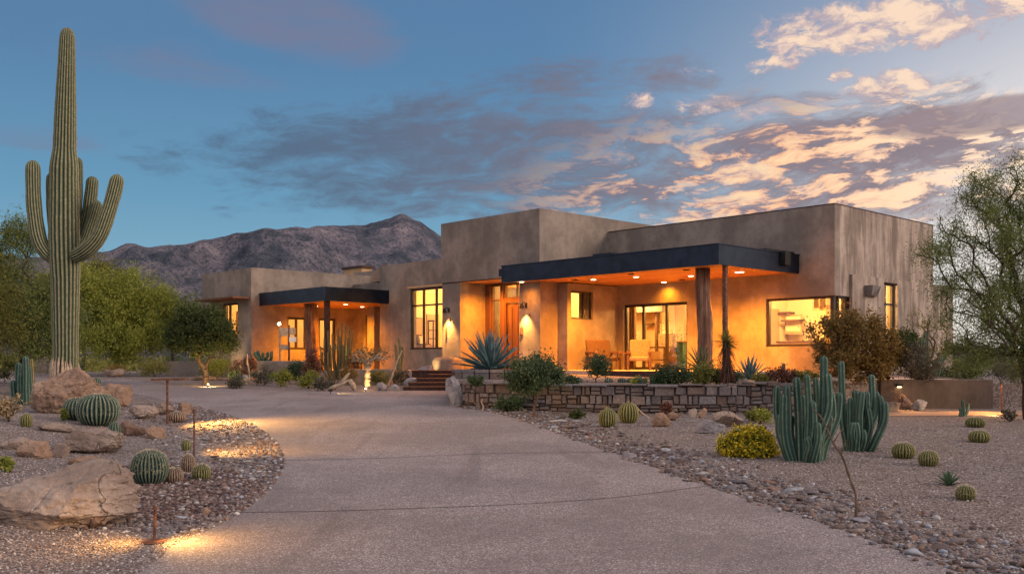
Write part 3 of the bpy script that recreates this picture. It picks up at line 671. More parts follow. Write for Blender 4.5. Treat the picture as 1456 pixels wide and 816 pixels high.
ornament(634, 466, 481, .07); ornament(741, 464, 478, .12); ornament(639, 453, 458, .06); ornament(752, 447, 451, .06)
# ---- recessed downlights (spot lamps in the canopy ceilings, some of them added) and dark speakers
def ceiling_fixture(px, py, z, e=160, size=R(150), lit=True):
    x, y, _ = on(px, py, z); mb = MB()
    mb.tube([(x, y, z+.031), (x, y, z+.012)], [.10, .10], 16); d = mb.build('ceiling_fixture', M['white_paint'] if lit else M['black_metal'], house)
    g = MB(); g.tube([(x, y, z+.011), (x, y, z+.006)], [.075, .075], 16); g.build('lens', M['bulb'] if lit else M['black_metal'], d)
    if lit:
        l = bpy.data.lights.new('downlight_lamp', 'SPOT'); l.energy = e*2.6; l.color = (1, .305, .012); l.spot_size = size; l.spot_blend = 1.0; l.shadow_soft_size = .06
        o = bpy.data.objects.new('downlight_lamp', l); scene.collection.objects.link(o); o.location = (x, y, z-.02)
for px, py, e in ((878, 411, 400), (944, 402, 110), (1049, 388, 400)): ceiling_fixture(px, py, cz, e)
def downlight_ab(a, b, z, e, lit=True):
    x, y = lw(a, b); py = HY-(z-EYE)/y*F; ceiling_fixture(CX+x/y*F, py, z, e, lit=lit)
downlight_ab(-6.5, -2.6, cz, 820); downlight_ab(-3.7, -1.5, cz, 560); downlight_ab(-2.0, -1.5, cz, 540); downlight_ab(-5.0, -2.4, cz, 520)  # extra downlights added to wash the porch walls with light
downlight_ab(-8.6, -3.6, cz, 60)
for px, py in ((897, 391), (817, 399), (976, 385), (970, 399)): ceiling_fixture(px, py, cz, lit=False)  # dark round speakers, drawn as unlit downlight discs
for a in (-11.1, -9.9): downlight_ab(a, -2.75, zs-.034, 460)
for a, b, e in ((-20.4, -3.6, 600), (-18.6, -3.4, 600), (-19.5, -2.0, 500)): downlight_ab(a, b, c2z, e)
# ---- rooms behind the glass
def room(a0, a1, b0, b1, z0, z1, energy, openside=(), wallm='cream_wall', lamps=None):
    mb = MB(); f = lambda p, mi=0: mb.add([(*lw(a, b), z) for a, b, z in p], [(0, 1, 2, 3)], mi)
    f([(a0, b0, z0), (a1, b0, z0), (a1, b1, z0), (a0, b1, z0)], 1); f([(a0, b0, z1), (a0, b1, z1), (a1, b1, z1), (a1, b0, z1)], 2); f([(a0, b1, z0), (a1, b1, z0), (a1, b1, z1), (a0, b1, z1)])
    if 'l' not in openside: f([(a0, b0, z0), (a0, b1, z0), (a0, b1, z1), (a0, b0, z1)])
    if 'r' not in openside: f([(a1, b0, z0), (a1, b0, z1), (a1, b1, z1), (a1, b1, z0)])
    mb.build('interior', [M[wallm], M['floor_tile'], M['ceiling_wood']], house)
    for (la, lb) in (lamps or [((a0+a1)/2, (b0+b1)/2)]):
        l = bpy.data.lights.new('room_lamp', 'POINT'); l.energy = energy*.62; l.color = (1, .55, .16); l.shadow_soft_size = .2
        o = bpy.data.objects.new('room_lamp', l); scene.collection.objects.link(o); o.location = (*lw(la, lb), z1-.5)
room(-10.6, -4.62, .31, 4.0, FZ, 4.3, 760, lamps=[(-8.9, 2.2), (-6.6, 1.9), (-5.3, 1.4)])
room(-4.55, -.31, .31, 5.2, FZ, 4.3, 1250, 'r', lamps=[(-2.9, 2.4), (-1.4, 2.0)])
room(-12.9, -8.48, -1.82, .2, FZ, 4.4, 300, 'r', lamps=[(-11.5, -.6), (-9.4, -.7)])
room(-17.1, -13.0, -2.29, 2.0, FZ, 4.9, 640, lamps=[(-15.2, -.2), (-13.8, .3)])
room(-25.4, -21.91, -5.47, 2.0, FZ, 4.7, 560, 'r', lamps=[(-23.4, -3.8), (-23.2, 0)])
room(-21.3, -17.6, -.69, 1.5, FZ, 4.5, 200)
# doorways, niches and beams of the rooms
lboxes('doorway', [(-9.9, -9.0, 3.93, 3.995, FZ, 3.55), (-8.35, -7.95, 3.90, 3.995, FZ, 4.28), (-6.9, -6.1, 3.93, 3.995, FZ, 3.6)], 'cream_dark')
lboxes('niche', [(-10.595, -10.5, 1.2, 1.9, 2.4, 3.4), (-10.595, -10.52, 2.6, 3.3, FZ, 3.5)], 'cream_dark')
lboxes('beam', [(-10.5, -4.7, .9+.8*k, 1.02+.8*k, 4.12, 4.29) for k in range(4)]+[(-4.5, -.4, 1.0+.9*k, 1.12+.9*k, 4.12, 4.29) for k in range(4)]+[(-17.0, -13.1, -1.7+.8*k, -1.56+.8*k, 4.7, 4.89) for k in range(4)], 'dark_wood')
lboxes('doorway', [(-17.095, -17.04, -.62, -.02, FZ, 3.6), (-17.095, -17.05, -1.9, -1.5, 2.7, 3.7)], 'cream_dark')
lboxes('doorway', [(-3.1, -2.4, 5.13, 5.195, FZ, 3.6), (-4.545, -4.50, 2.2, 3.3, 3.0, 3.06), (-4.545, -4.50, 3.6, 4.6, 2.3, 3.5)], 'cream_dark')
lboxes('doorway', [(-25.395, -25.3, -4.4, -3.6, 2.0, 3.9), (-24.6, -23.9, 1.93, 1.995, FZ, 3.7)], 'cream_dark')
# =================================================================== ROCKS
ICO = {}
def ico(sub):
    if sub not in ICO:
        bm = bmesh.new(); bmesh.ops.create_icosphere(bm, subdivisions=sub, radius=1); ICO[sub] = (np.array([v.co[:] for v in bm.verts]), [tuple(v.index for v in f.verts) for f in bm.faces]); bm.free()
    return ICO[sub]
def rock_verts(seed, sub, size, ang=.75, rot=0.0, fine=.075):
    rs = np.random.RandomState(seed); V, Fc = ico(sub); V = V.copy()
    for _ in range(11):
        n = rs.normal(size=3); n /= np.linalg.norm(n); d = rs.uniform(.52, .9)*(1.15-.3*ang) if ang else 2
        s = V@n; over = np.clip(s-d, 0, None); V -= np.outer(over*.93, n)
    out = []
    for p in V:
        q = Vector(p)*1.1+Vector((seed*3.7, seed*1.3, 0)); cn = mnoise.noise(q*1.9+Vector((9, 2, 5)))
        f = 1+.15*mnoise.fractal(q, 1, 2, 3)+fine*mnoise.fractal(q*4.5, .7, 2.1, 5)-.05*max(0, 1-abs(cn)*14)
        out.append(p*f)
    V = np.array(out)*np.array(size); c, s = math.cos(rot), math.sin(rot)
    V[:, :2] = V[:, :2]@np.array([[c, s], [-s, c]]); return V, Fc
def boulder(px, py, w, h, m, seed, label, sub=4, ang=.8, depth=.8, dx=0, z=None, rot=None, group=None, name='boulder', y=None):
    x, yy, zg = hit(px, py) if z is None else on(px, py, z)
    W_ = w/F*yy; H_ = h/F*yy; yy += W_*.3*depth
    if z is None: zg = G(x, yy)
    sub = min(6, sub+1); V, Fc = rock_verts(seed, sub, (W_*.60, W_*.5*depth, H_*.72), ang, 0 if rot is None else rot)
    V[:, 2] -= V[:, 2].max(); V += np.array([x, yy, zg+H_])
    mb = MB(); mb.add(V, Fc); o = mb.build(name, M[m], smooth=True, loc=(x, yy, zg))
    try: o.data.set_sharp_from_angle(angle=R(32))
    except Exception: pass
    return tag(o, label, 'boulder' if name == 'boulder' else name, group)
B = [
 (50, 756, 250, 92, 'granite_tan', 3, 'huge cracked tan boulder at the lower left corner', 5),
 (133, 646, 84, 36, 'granite_tan', 5, 'long low tan boulder behind the big round cactus in the rock bed', 4),
 (44, 651, 46, 24, 'granite_orange', 6, 'smooth flat egg shaped tan stone on the left slope', 4),
 (84, 650, 25, 19, 'granite_tan', 8, 'small round stone squeezed between the egg stone and the long boulder', 3),
 (92, 587, 96, 64, 'granite_orange', 9, 'large rough boulder wrapped round the foot of the saguaro', 5),
 (167, 578, 44, 33, 'granite_orange', 10, 'dark red brown wedge boulder at the drive edge behind the barrel cactus', 4),
 (263, 590, 24, 18, 'granite_orange', 12, 'round orange stone beside the curve of the driveway', 4),
 (185, 620, 34, 22, 'granite_brown', 13, 'dark brown dome stone right of the short dark cactus', 4),
 (218, 623, 32, 17, 'granite_orange', 14, 'orange lit flat rock in front of the pale hedgehog cactus', 4),
 (62, 531, 28, 28, 'granite_tan', 15, 'upright tan slab standing left behind the saguaro trunk', 4),
 (73, 614, 52, 12, 'granite_tan', 16, 'low flat slab half sunk in the gravel of the left slope', 3),
 (205, 596, 40, 20, 'granite_tan', 17, 'tan ledge rock between the wedge boulder and the rust post', 4),
 (231, 590, 32, 18, 'granite_tan', 18, 'small tan ledge rock touching the rust post', 4),
 (118, 664, 44, 14, 'granite_orange', 19, 'flat orange slab under the long low boulder', 3),
 (160, 744, 30, 24, 'granite_tan', 20, 'tan stone leaning on the right end of the huge boulder', 4),
 (136, 752, 22, 20, 'granite_brown', 21, 'brown stone at the foot of the huge boulder', 3),
 (12, 640, 44, 16, 'granite_tan', 22, 'half buried slab at the left edge of the picture', 3),
 (292, 733, 10, 12, 'granite_orange', 23, 'small orange cube stone near the driveway edge', 3),
 (1008, 617, 40, 20, 'granite_grey', 31, 'pale blue topped boulder in front of the long grey boulder', 4),
 (1037, 607, 48, 22, 'granite_tan', 32, 'long smooth grey tan boulder below the ledgestone wall', 4),
 (938, 607, 26, 20, 'granite_orange', 33, 'blocky brown stone left of the two squared blocks', 4),
 (957, 598, 22, 13, 'granite_brown', 34, 'dark stone tucked behind the blocky brown stone', 3),
 (986, 594, 12, 14, 'granite_tan', 35, 'left of two small squared blocks against the stone wall', 3),
 (999, 594, 12, 14, 'granite_orange', 36, 'right of two small squared blocks against the stone wall', 3),
 (1308, 584, 26, 16, 'granite_grey', 41, 'grey squared boulder at the foot of the concrete wall', 4),
 (1290, 582, 22, 22, 'granite_brown', 42, 'brown boulder stacked against the concrete wall', 4),
 (1273, 585, 20, 14, 'granite_tan', 43, 'small tan boulder in the pile right of the tall cacti', 3),
 (1268, 574, 30, 20, 'granite_brown', 44, 'dark boulder at the back of the pile right of the tall cacti', 3),
 (1300, 572, 30, 18, 'granite_tan', 45, 'tan boulder topping the pile by the concrete wall', 3),
 (605, 549, 34, 30, 'granite_grey', 51, 'large grey block boulder left of the entry steps', 4),
 (584, 552, 22, 16, 'granite_grey', 52, 'low grey stone left of the grey block boulder', 3),
 (542, 556, 18, 13, 'granite_grey', 53, 'pale round stone beside the pale bonsai trunk', 3),
 (558, 556, 16, 10, 'granite_grey', 54, 'small dark stone between the leaning stick and the boulders', 3),
 (646, 578, 24, 44, 'granite_grey', 55, 'upright blue grey boulder ending the stone wall by the steps', 4),
]
for px, py, w, h, m_, sd_, lab, sub in B: boulder(px, py, w, h, m_, sd_, lab, sub, ang=.9 if m_ != 'granite_orange' or sd_ == 10 else .6)
for px, py, w, h, z, m_, sd_, lab in [
 (752, 512, 38, 17, 1.44, 'granite_tan', 62, 'pale rounded boulder behind the agave and the green shrub'),
 (955, 540, 16, 9, 1.22, 'granite_grey', 63, 'pale stone in the bed right of the small barrel cacti'),
 (1056, 549, 20, 10, 1.22, 'granite_tan', 64, 'tan upright stone left of the blue agave in the raised bed'),
 (1093, 548, 22, 7, 1.22, 'granite_brown', 65, 'brown flat stone right of the blue agave in the raised bed'),
 (1195, 553, 40, 11, 1.22, 'granite_tan', 66, 'warm lit boulder under the orange shrub')]:
    boulder(px, py, w, h, m_, sd_, lab, 3, z=z)
# lone rocks beyond the drive on the left
for px, py, w, h, m_, sd_, lab in [(158, 536, 26, 12, 'granite_tan', 71, 'tan rock behind the far drive edge left of the orange bush'), (262, 534, 30, 8, 'granite_orange', 72, 'flat orange lit stone under the dark tree'), (288, 541, 34, 7, 'granite_orange', 73, 'flat ledge stone in front of the lit plant'), (346, 546, 16, 13, 'granite_grey', 74, 'grey round stone at the far drive edge left of the planter'), (384, 545, 20, 13, 'granite_grey', 75, 'dark round stone in front of the low planter wall'), (427, 549, 12, 6, 'granite_orange', 76, 'little orange lit stone at the far drive edge')]:
    boulder(px, py, w, h, m_, sd_, lab, 3)
# =================================================================== CACTI
def ribbed(mb, path, radii, nribs, depth, seg=6, ph=0.0, mi=0):
    pts = [Vector(p) for p in path]; n = nribs*seg; vs = []; at_ = []
    t0 = (pts[1]-pts[0]).normalized(); up = Vector((0, 1, 0)) if abs(t0.y) < .9 else Vector((1, 0, 0)); nrm = t0.cross(up).normalized()
    for i, p in enumerate(pts):
        t = (pts[min(i+1, len(pts)-1)]-pts[max(i-1, 0)]).normalized(); nrm = (nrm-t*nrm.dot(t)).normalized(); b = t.cross(nrm)
        for k in range(n):
            a = 2*math.pi*k/n; c = abs(math.cos((k/seg)*math.pi+ph)); r = radii[i]*(1-depth*(1-c**1.0)); 
            vs.append(p+(nrm*math.cos(a)+b*math.sin(a))*r); at_.append(c)
    fs = [(i*n+k, i*n+(k+1) % n, (i+1)*n+(k+1) % n, (i+1)*n+k) for i in range(len(pts)-1) for k in range(n)]; fs.append(tuple((len(pts)-1)*n+k for k in range(n)))
    mb.add(vs, fs, mi, at_)
def finger(mb, path, r, nribs, depth, seg=6, taper=.9, tip=None, r0=None):
    """column that ends in a rounded tip; path gets resampled"""
    P = [Vector(p) for p in path]; L = [0]
    for a, b in zip(P, P[1:]): L.append(L[-1]+(b-a).length)
    tot = L[-1]; ns = max(8, int(tot/max(r*.9, .03))); ns = min(ns, 34); out = []; rad = []
    us = [i/ns*(1-r*1.0/tot) for i in range(ns+1)]+[1-r/tot*k for k in (.75, .5, .3, .15, .06, 0)]
    sp = smooth3(P)
    for u in us:
        out.append(sample(sp, u)); d = (1-u)*tot
        rr = r*(1-(1-taper)*u); 
        if r0 is not None and u < .18: rr = r0+(rr-r0)*math.sin(u/.18*math.pi/2)
        if d < r: rr *= math.sqrt(max(.02, 1-(1-d/r)**2))
        rad.append(rr*(1+.025*math.sin(u*tot/r*1.7)))
    ribbed(mb, out, rad, nribs, depth, seg)
def smooth3(P, k=8):
    out = []; n = len(P)
    for i in range(n-1):
        p0, p1, p2, p3 = P[max(i-1, 0)], P[i], P[i+1], P[min(i+2, n-1)]
        for j in range(k):
            t = j/k; out.append(.5*((2*p1)+(-p0+p2)*t+(2*p0-5*p1+4*p2-p3)*t*t+(-p0+3*p1-3*p2+p3)*t**3))
    out.append(P[-1]); L = [0]
    for a, b in zip(out, out[1:]): L.append(L[-1]+(b-a).length)
    return out, L
def sample(sp, u):
    P, L = sp; d = u*L[-1]
    for i in range(len(P)-1):
        if L[i+1] >= d: return P[i].lerp(P[i+1], (d-L[i])/max(1e-6, L[i+1]-L[i]))
    return P[-1]
def saguaro():
    Y = 26.2; c = lambda px, py, dy=0: at(px, py, Y+dy)
    base = Vector(c(93, 532)); base.z = G(base.x, Y); base = tuple(base); root = empty('saguaro_cactus', (base[0], base[1], base[2]-.1), 'towering ribbed saguaro with raised arms rising out of a rough boulder', 'cactus')
    sk = M['saguaro_skin']; k = Y/F
    mb = MB(); P = [c(93, 535), c(93, 470), c(93, 400), c(91, 330), c(91, 250), c(93, 160), c(95, 80), (c(96, 40))]
    ws = [(535, 17), (480, 17.5), (400, 19.5), (370, 21), (330, 21), (270, 20), (235, 19.5), (215, 15.8), (160, 14.6), (110, 12.6), (70, 11), (52, 10.2), (46, 8.5), (42, 6), (40, 2)]
    path = []; rad = []
    sp = smooth3([Vector(p) for p in P])
    for i in range(70):
        py = 535-(535-40)*(i/69) if i < 64 else [55, 50, 46, 43, 41, 40][i-64]
        px = np.interp(-py, [-535, -400, -330, -250, -160, -80, -40], [93, 93, 91, 91, 93, 95, 96])
        path.append(c(px, py)); rad.append(k*np.interp(-py, [-w[0] for w in ws], [w[1] for w in ws])*(1+.012*math.sin(i*1.9)))
    path = [(base[0], base[1], base[2]-.1+(path[0][2]-base[2]+.1)*q/4) for q in range(4)]+path; rad = [rad[0]*1.02]*4+rad
    ribbed(mb, path, rad, 21, .17, 6); mb.build('trunk', sk, root, smooth=True)
    arms = [([(84, 372, 0), (70, 364, -.1), (56, 342, -.15), (49, 300, -.2), (47, 260, -.2), (47, 228, -.2)], 10.5, 13),
            ([(100, 366, 0), (120, 358, -.35), (140, 338, -.45), (152, 308, -.45), (162, 275, -.4), (168, 248, -.4)], 10.5, 14),
            ([(98, 352, .2), (114, 340, .5), (124, 312, .6), (129, 280, .6), (132, 251, .6)], 9.5, 12),
            ([(100, 356, .1), (118, 346, .3), (128, 322, .35), (135, 300, .3), (139, 285, .3)], 8.5, 12),
            ([(98, 340, .3), (107, 310, .5), (110, 265, .5), (110, 224, .5)], 8, 12),
            ([(86, 350, .3), (76, 320, .5), (73, 280, .5), (73, 246, .5)], 7.5, 12)]
    for pts, r, nr in arms:
        mb = MB(); finger(mb, [c(*p) for p in pts], r*k*1.05, nr+3, .17, 6, .88, r0=r*k*.55); mb.build('arm', sk, root, smooth=True)
    mb = MB()   # woody corky base
    x, y, z = base; z = c(93, 535)[2]
    for i in range(40):
        a = random.random()*6.28; r = .33+random.random()*.04; h = random.uniform(.15, .6)
        mb.tube([(x+math.cos(a)*r*1.08, y+math.sin(a)*r*1.08, base[2]-.05), (x+math.cos(a+.05)*(r-.0), y+math.sin(a)*(r), z+h*.5), (x+math.cos(a)*(r-.05), y+math.sin(a)*(r-.05), z+h)], [.05, .04, .01], 5)
    mb.build('woody_base', M['bark_pale'], root, smooth=True)
saguaro()
def spines(mb, c, rx, rz, n, L, mi):
    for _ in range(n):
        u = random.uniform(-.35, 1); a = random.random()*6.283; s = math.sqrt(max(0, 1-u*u)); d = Vector((s*math.cos(a)*rx, s*math.sin(a)*rx, u*rz)); p = Vector(c)+d*.97
        t = (d.normalized()+Vector((random.gauss(0, .5), random.gauss(0, .5), random.gauss(0, .5)))).normalized(); w = t.cross(Vector((0, 0, 1))).normalized()*.0025
        mb.add([p-w, p+w, p+t*L], [(0, 1, 2)], mi)
def barrel(px, py, w, h, skin, label, nr=22, z=None, group='barrel cacti in the gravel', ns=500, name='barrel_cactus', squash=None):
    x, y, zg = hit(px, py) if z is None else on(px, py, z); r = w/2/F*y; H = h/F*y; y += r*.8; zg = G(x, y) if z is None else zg
    mb = MB(); path = []; rad = []; n = 18
    for i in range(n+1):
        a = math.pi*(.12+.87*i/n); path.append((x, y, zg-.02+H*(.5-.5*math.cos(a))*1.0)); rad.append(max(.012, r*math.sin(a)**.72))
    rad[-1] = r*.12; path[-1] = (x, y, path[-2][2]-H*.01)
    ribbed(mb, path, rad, nr, .17, 6)
    spines(mb, (x, y, zg+H*.5), r, H*.5, ns, .012+.05*r, 1)
    return tag(mb.build(name, [M[skin], M['spine']], smooth=True, loc=(x, y, zg)), label, 'cactus', group)
barrel(205, 691, 54, 50, 'barrel_skin', 'big blue green barrel cactus in the dark rock bed', 30, ns=1600)
barrel(129, 606, 62, 47, 'barrel_skin', 'big dark green barrel cactus in front of the saguaro boulder', 30, ns=1400)
barrel(104, 598, 46, 34, 'barrel_skin', 'low dark green barrel cactus touching the left side of the bigger one', 24, ns=900)
barrel(245, 687, 25, 22, 'barrel_brown', 'small round brown cactus right of the big blue green barrel', 20, ns=500)
barrel(265, 673, 20, 27, 'barrel_brown', 'upright oval brown cactus behind the two small round ones', 18, ns=500)
barrel(283, 683, 26, 23, 'barrel_gold', 'small yellow green cactus at the right end of the rock bed group', 20, ns=500)
barrel(34, 607, 17, 20, 'barrel_gold', 'tiny barrel cactus alone on the upper left slope', 14, ns=200)
barrel(248, 601, 26, 16, 'barrel_brown', 'pale brown hedgehog cactus at the foot of the rust post', 22, ns=500)
barrel(263, 641, 14, 17, 'barrel_gold', 'short green cactus stub beside the rust stake', 12, ns=150)
barrel(1290, 653, 33, 23, 'barrel_gold', 'leftmost of the golden barrel cacti on the right gravel', 22, ns=600)
barrel(1325, 664, 29, 23, 'barrel_gold', 'golden barrel cactus second from the left on the right gravel', 22, ns=600)
barrel(1378, 712, 28, 22, 'barrel_gold', 'golden barrel cactus nearest the driveway on the right gravel', 20, ns=600)
barrel(1392, 608, 28, 15, 'barrel_gold', 'farthest golden barrel cactus beside the lit side walk', 20, ns=300)
barrel(1398, 630, 30, 18, 'barrel_gold', 'flat topped golden barrel cactus below the stone edging', 20, ns=400)
barrel(865, 608, 27, 27, 'barrel_gold', 'golden barrel cactus crowned with yellow flowers at the drive border', 20, ns=400)
barrel(895, 602, 30, 30, 'barrel_gold', 'taller barrel cactus hidden under a mop of yellow flowers', 20, ns=400)
for i, (px, lab) in enumerate([(823, 'tiny round cactus left in the bed above the stone wall'), (866, 'tiny round cactus next to the shrub above the stone wall'), (885, 'small round green cactus in the middle above the stone wall'), (898, 'small round green cactus nearest the ground cover above the stone wall')]):
    barrel(px, 545, 13, 9, 'barrel_skin', lab, 14, z=1.215, ns=120, group='small round cacti on the bed above the wall')
def columns(name, specs, skin, label, loc, group=None, nr=7, depth=.22):
    root = empty(name, loc, label, 'cactus', group)
    for pts, r in specs:
        mb = MB(); finger(mb, pts, r, nr, depth, 5, .92, r0=r*.8); mb.build('stem', M[skin], root, smooth=True)
    return root
def cluster(px0, py0, tips, skin, label, rpx, name="columnar_cactus", nr=6, z=None, spread=.55, yy=None):
    x, y, zg = hit(px0, py0) if z is None else on(px0, py0, z)
    if yy: x, y = (px0-CX)/F*yy, yy-.3
    y += .3; zg = G(x, y) if z is None else zg
    specs = []
    for i, (tx, ty) in enumerate(tips):
        dy = random.uniform(-.28, .28); T = Vector(at(tx, ty, y+dy)); bx = x+(T.x-x)*spread; b = Vector((bx, y+dy*.5, zg-.03)); jx = random.uniform(-.02, .02); m1 = Vector((x+(T.x-x)*random.uniform(.6, .95), y+dy*.8, zg+(T.z-zg)*random.uniform(.2, .34))); m2 = Vector((T.x+jx, y+dy, zg+(T.z-zg)*.62)); T = T+Vector((random.uniform(-.03, .03), 0, 0))
        specs.append(([b, m1, m2, T], rpx/F*y*random.uniform(.85, 1.1)))
    return columns(name, specs, skin, label, (x, y, zg), nr=nr)
cluster(1152, 660, [(1104, 548), (1112, 560), (1120, 575), (1134, 536), (1146, 598), (1126, 590), (1150, 532), (1160, 536), (1172, 506), (1176, 530), (1183, 556), (1190, 558), (1165, 600), (1142, 560), (1157, 570), (1138, 610), (1108, 588), (1178, 590), (1150, 620), (1119, 547)], 'column_skin', 'left clump of tall blue green column cacti beside the yellow bush', 6.2)
cluster(1224, 644, [(1198, 513), (1208, 565), (1215, 554), (1224, 556), (1231, 556), (1241, 532), (1252, 562), (1246, 556), (1204, 590), (1219, 600), (1236, 580), (1211, 600), (1228, 610), (1199, 570), (1256, 570)], 'column_skin', 'right clump of tall blue green column cacti with one long stem', 5.6)
cluster(31, 577, [(25, 515), (36, 506), (30, 530), (20, 540), (41, 520)], 'column_skin', 'clump of slim green cactus stems at the left near the saguaro', 5)
cluster(44, 570, [(46, 510), (42, 525)], 'column_tan', 'thin dried tan cactus stems beside the slim green clump', 2.8, nr=5)
barrel(136, 563, 13, 27, 'barrel_skin', 'short upright green column cactus right of the saguaro boulder', 12, ns=120, group=None)
barrel(160, 629, 18, 30, 'barrel_skin', 'dark stubby cactus at the end of the long low boulder', 12, ns=150, group=None)
cluster(478, 541, [(457, 492), (462, 480), (467, 470), (473, 474), (480, 466), (486, 458), (491, 462), (497, 464), (500, 470), (470, 490), (484, 478), (494, 480), (476, 488), (459, 500), (488, 490), (466, 500)], 'column_tan', 'large candelabra cactus of many thin tan stems by the left porch', 1.5, name='candelabra_cactus', nr=5, spread=.5)
cluster(568, 523, [(568, 479), (563, 489), (572, 492)], 'saguaro_skin', 'small dark saguaro like cactus against the wall left of the tall window', 2.0, nr=8, z=1.47, yy=32.1)
cluster(1323, 534, [(1312, 478), (1318, 470), (1345, 482), (1336, 500), (1305, 500)], 'column_skin', 'leaning column cactus at the right end of the house', 4.0, z=1.32)
cluster(1372, 594, [(1370, 568), (1377, 573), (1366, 580)], 'column_skin', 'little green column cactus beside the lit side walk', 2.8)
cluster(1117, 548, [(1114, 516)], 'column_tan', 'single pale cactus post in front of the corner window wall', 3.2, z=1.22)
cluster(375, 512, [(363, 500), (368, 498), (374, 501), (380, 500), (386, 499)], 'column_skin', 'row of small green cacti in the low planter', 2.6, z=1.74, yy=34.6)
for px, h in ((425, 9), (432, 10), (440, 8), (416, 7)): pass
# =================================================================== AGAVES, YUCCAS
def blade(mb, base, d, L, w, curl, n=7, fold=.25, mi=0):
    d = Vector(d).normalized(); side = d.cross(Vector((0, 0, 1))); side = side.normalized() if side.length > .01 else Vector((1, 0, 0)); upv = side.cross(d).normalized(); P = Vector(base); vs = []; 
    for i in range(n+1):
        t = i/n; ww = w*(1.0 if t < .15 else 1)*(.62+.75*t*(1-t)*1.6 if t < .5 else .62+.3-((t-.5)/.5)**1.6*.92)
        if i == n: ww = .002
        vs += [P-side*ww*.5+upv*ww*fold, P-upv*ww*.10, P+side*ww*.5+upv*ww*fold]
        P = P+d*(L/n); d = (d+Vector((0, 0, -curl/n))).normalized(); upv = side.cross(d).normalized()
    k = 0; fs = []
    for i in range(n): fs += [(3*i, 3*i+1, 3*i+4, 3*i+3), (3*i+1, 3*i+2, 3*i+5, 3*i+4)]
    mb.add(vs, fs, mi)
def rosette(px, py, Lpx, n, wrel, m, label, name, z=None, lo=5, hi=85, curl=.3, solid=True, group=None, cat=None, up=0, sc=1):
    x, y, zg = hit(px, py) if z is None else on(px, py, z); L = Lpx/F*y; mb = MB()
    for i in range(n):
        t = i/n; el_ = R(lo+(hi-lo)*t**.9+random.uniform(-5, 5)); a = i*2.39996+random.uniform(-.2, .2); d = (math.cos(el_)*math.cos(a), math.cos(el_)*math.sin(a), math.sin(el_))
        blade(mb, (x+d[0]*.03*L, y+d[1]*.03*L, zg+up), d, L*random.uniform(.85, 1.1), L*wrel, curl*random.uniform(.4, 1.5)*(1-t*.6), 7)
    o = mb.build(name, M[m], smooth=True, loc=(x, y, zg)); md = o.modifiers.new('thickness', 'SOLIDIFY'); md.thickness = L*wrel*.12 if solid else .003
    return tag(o, label, cat or name.replace('_', ' '), group)
# ring planter and the great agave
x, y, z = (697-CX)/F*25.4, 25.4, 1.42
mb = MB()
for i in range(16):
    a0, a1 = i*math.pi/8+.02, (i+1)*math.pi/8-.02
    for (r0, r1, za, zb) in ((.72, .98, 1.20, 1.44), (.70, 1.0, 1.445, 1.52)):
        c = [(x+r*math.cos(a)*1.0, y+r*math.sin(a)*.9) for r, a in ((r0, a0), (r1, a0), (r1, a1), (r0, a1))]; mb.hexa([(*p, za) for p in c]+[(*p, zb) for p in c])
tag(mb.build('ring_planter', M['ledgestone'], loc=(x, y, 1.2)), 'low round terracotta coloured stone ring holding the big agave', 'planter')
mb = MB(); mb.tube([(x, y, 1.2), (x, y, 1.49)], [.74, .74], 24); tag(mb.build('ring_soil', M['gravel_ground']), kind='structure')
rosette(697, 523, 56, 54, .115, 'agave_blue', 'huge blue agave with long pointed leaves on the stone ring', 'agave', z=1.5, lo=8, hi=88, curl=.18)
rosette(1066, 541, 36, 22, .13, 'agave_blue', 'blue agave with upright leaves right of the dried spiky stalk', 'agave', z=1.24, lo=20, hi=85, curl=.1)
rosette(1349, 690, 22, 40, .11, 'agave_green', 'small green agave ball between the golden barrel cacti', 'agave', lo=10, hi=88, curl=.05)
rosette(997, 540, 38, 46, .055, 'agave_green', 'green spiky yucca in front of the thick log post', 'yucca', z=1.24, lo=0, hi=85, curl=.35, up=.25)
rosette(912, 549, 14, 16, .12, 'agave_blue', 'small blue agave rosette above the wall left of the ground cover', 'agave', z=1.22)
rosette(928, 549, 13, 16, .13, 'agave_green', 'small green agave rosette beside the blue rosette above the wall', 'agave', z=1.22)
# sotol on a shaggy trunk
def sotol():
    x, y, z = on(1033, 548, 1.22); k = y/F; root = empty('sotol_plant', (x, y, z), 'shaggy trunked desert spoon with a round spiky head in front of the steel post', 'sotol plant')
    mb = MB(); mb.tube([(x, y, z-.05), (x+.02, y, z+.4), (x-.01, y, z+.95)], [.09, .08, .07], 10); mb.build('trunk', M['bark_dark'], root, smooth=True)
    mb = MB(); top = Vector((x, y, z+60*k))
    for i in range(170):
        u = random.uniform(-.6, 1); a = random.random()*6.283; s = math.sqrt(1-u*u); d = (s*math.cos(a), s*math.sin(a), u); blade(mb, top, d, 23*k*random.uniform(.8, 1.1), .016, .15, 3)
    mb.build('leaf_head', M['leaf_olive'] , root)
    mb = MB()
    for i in range(150):
        a = random.random()*6.283; h = random.uniform(.25, 1.0); s = Vector((x+.07*math.cos(a), y+.07*math.sin(a), z+h*60*k)); blade(mb, s, (math.cos(a)*.45, math.sin(a)*.45, -.9), .34, .014, .2, 3)
    mb.build('dry_skirt', M['leaf_red'], root)
sotol()
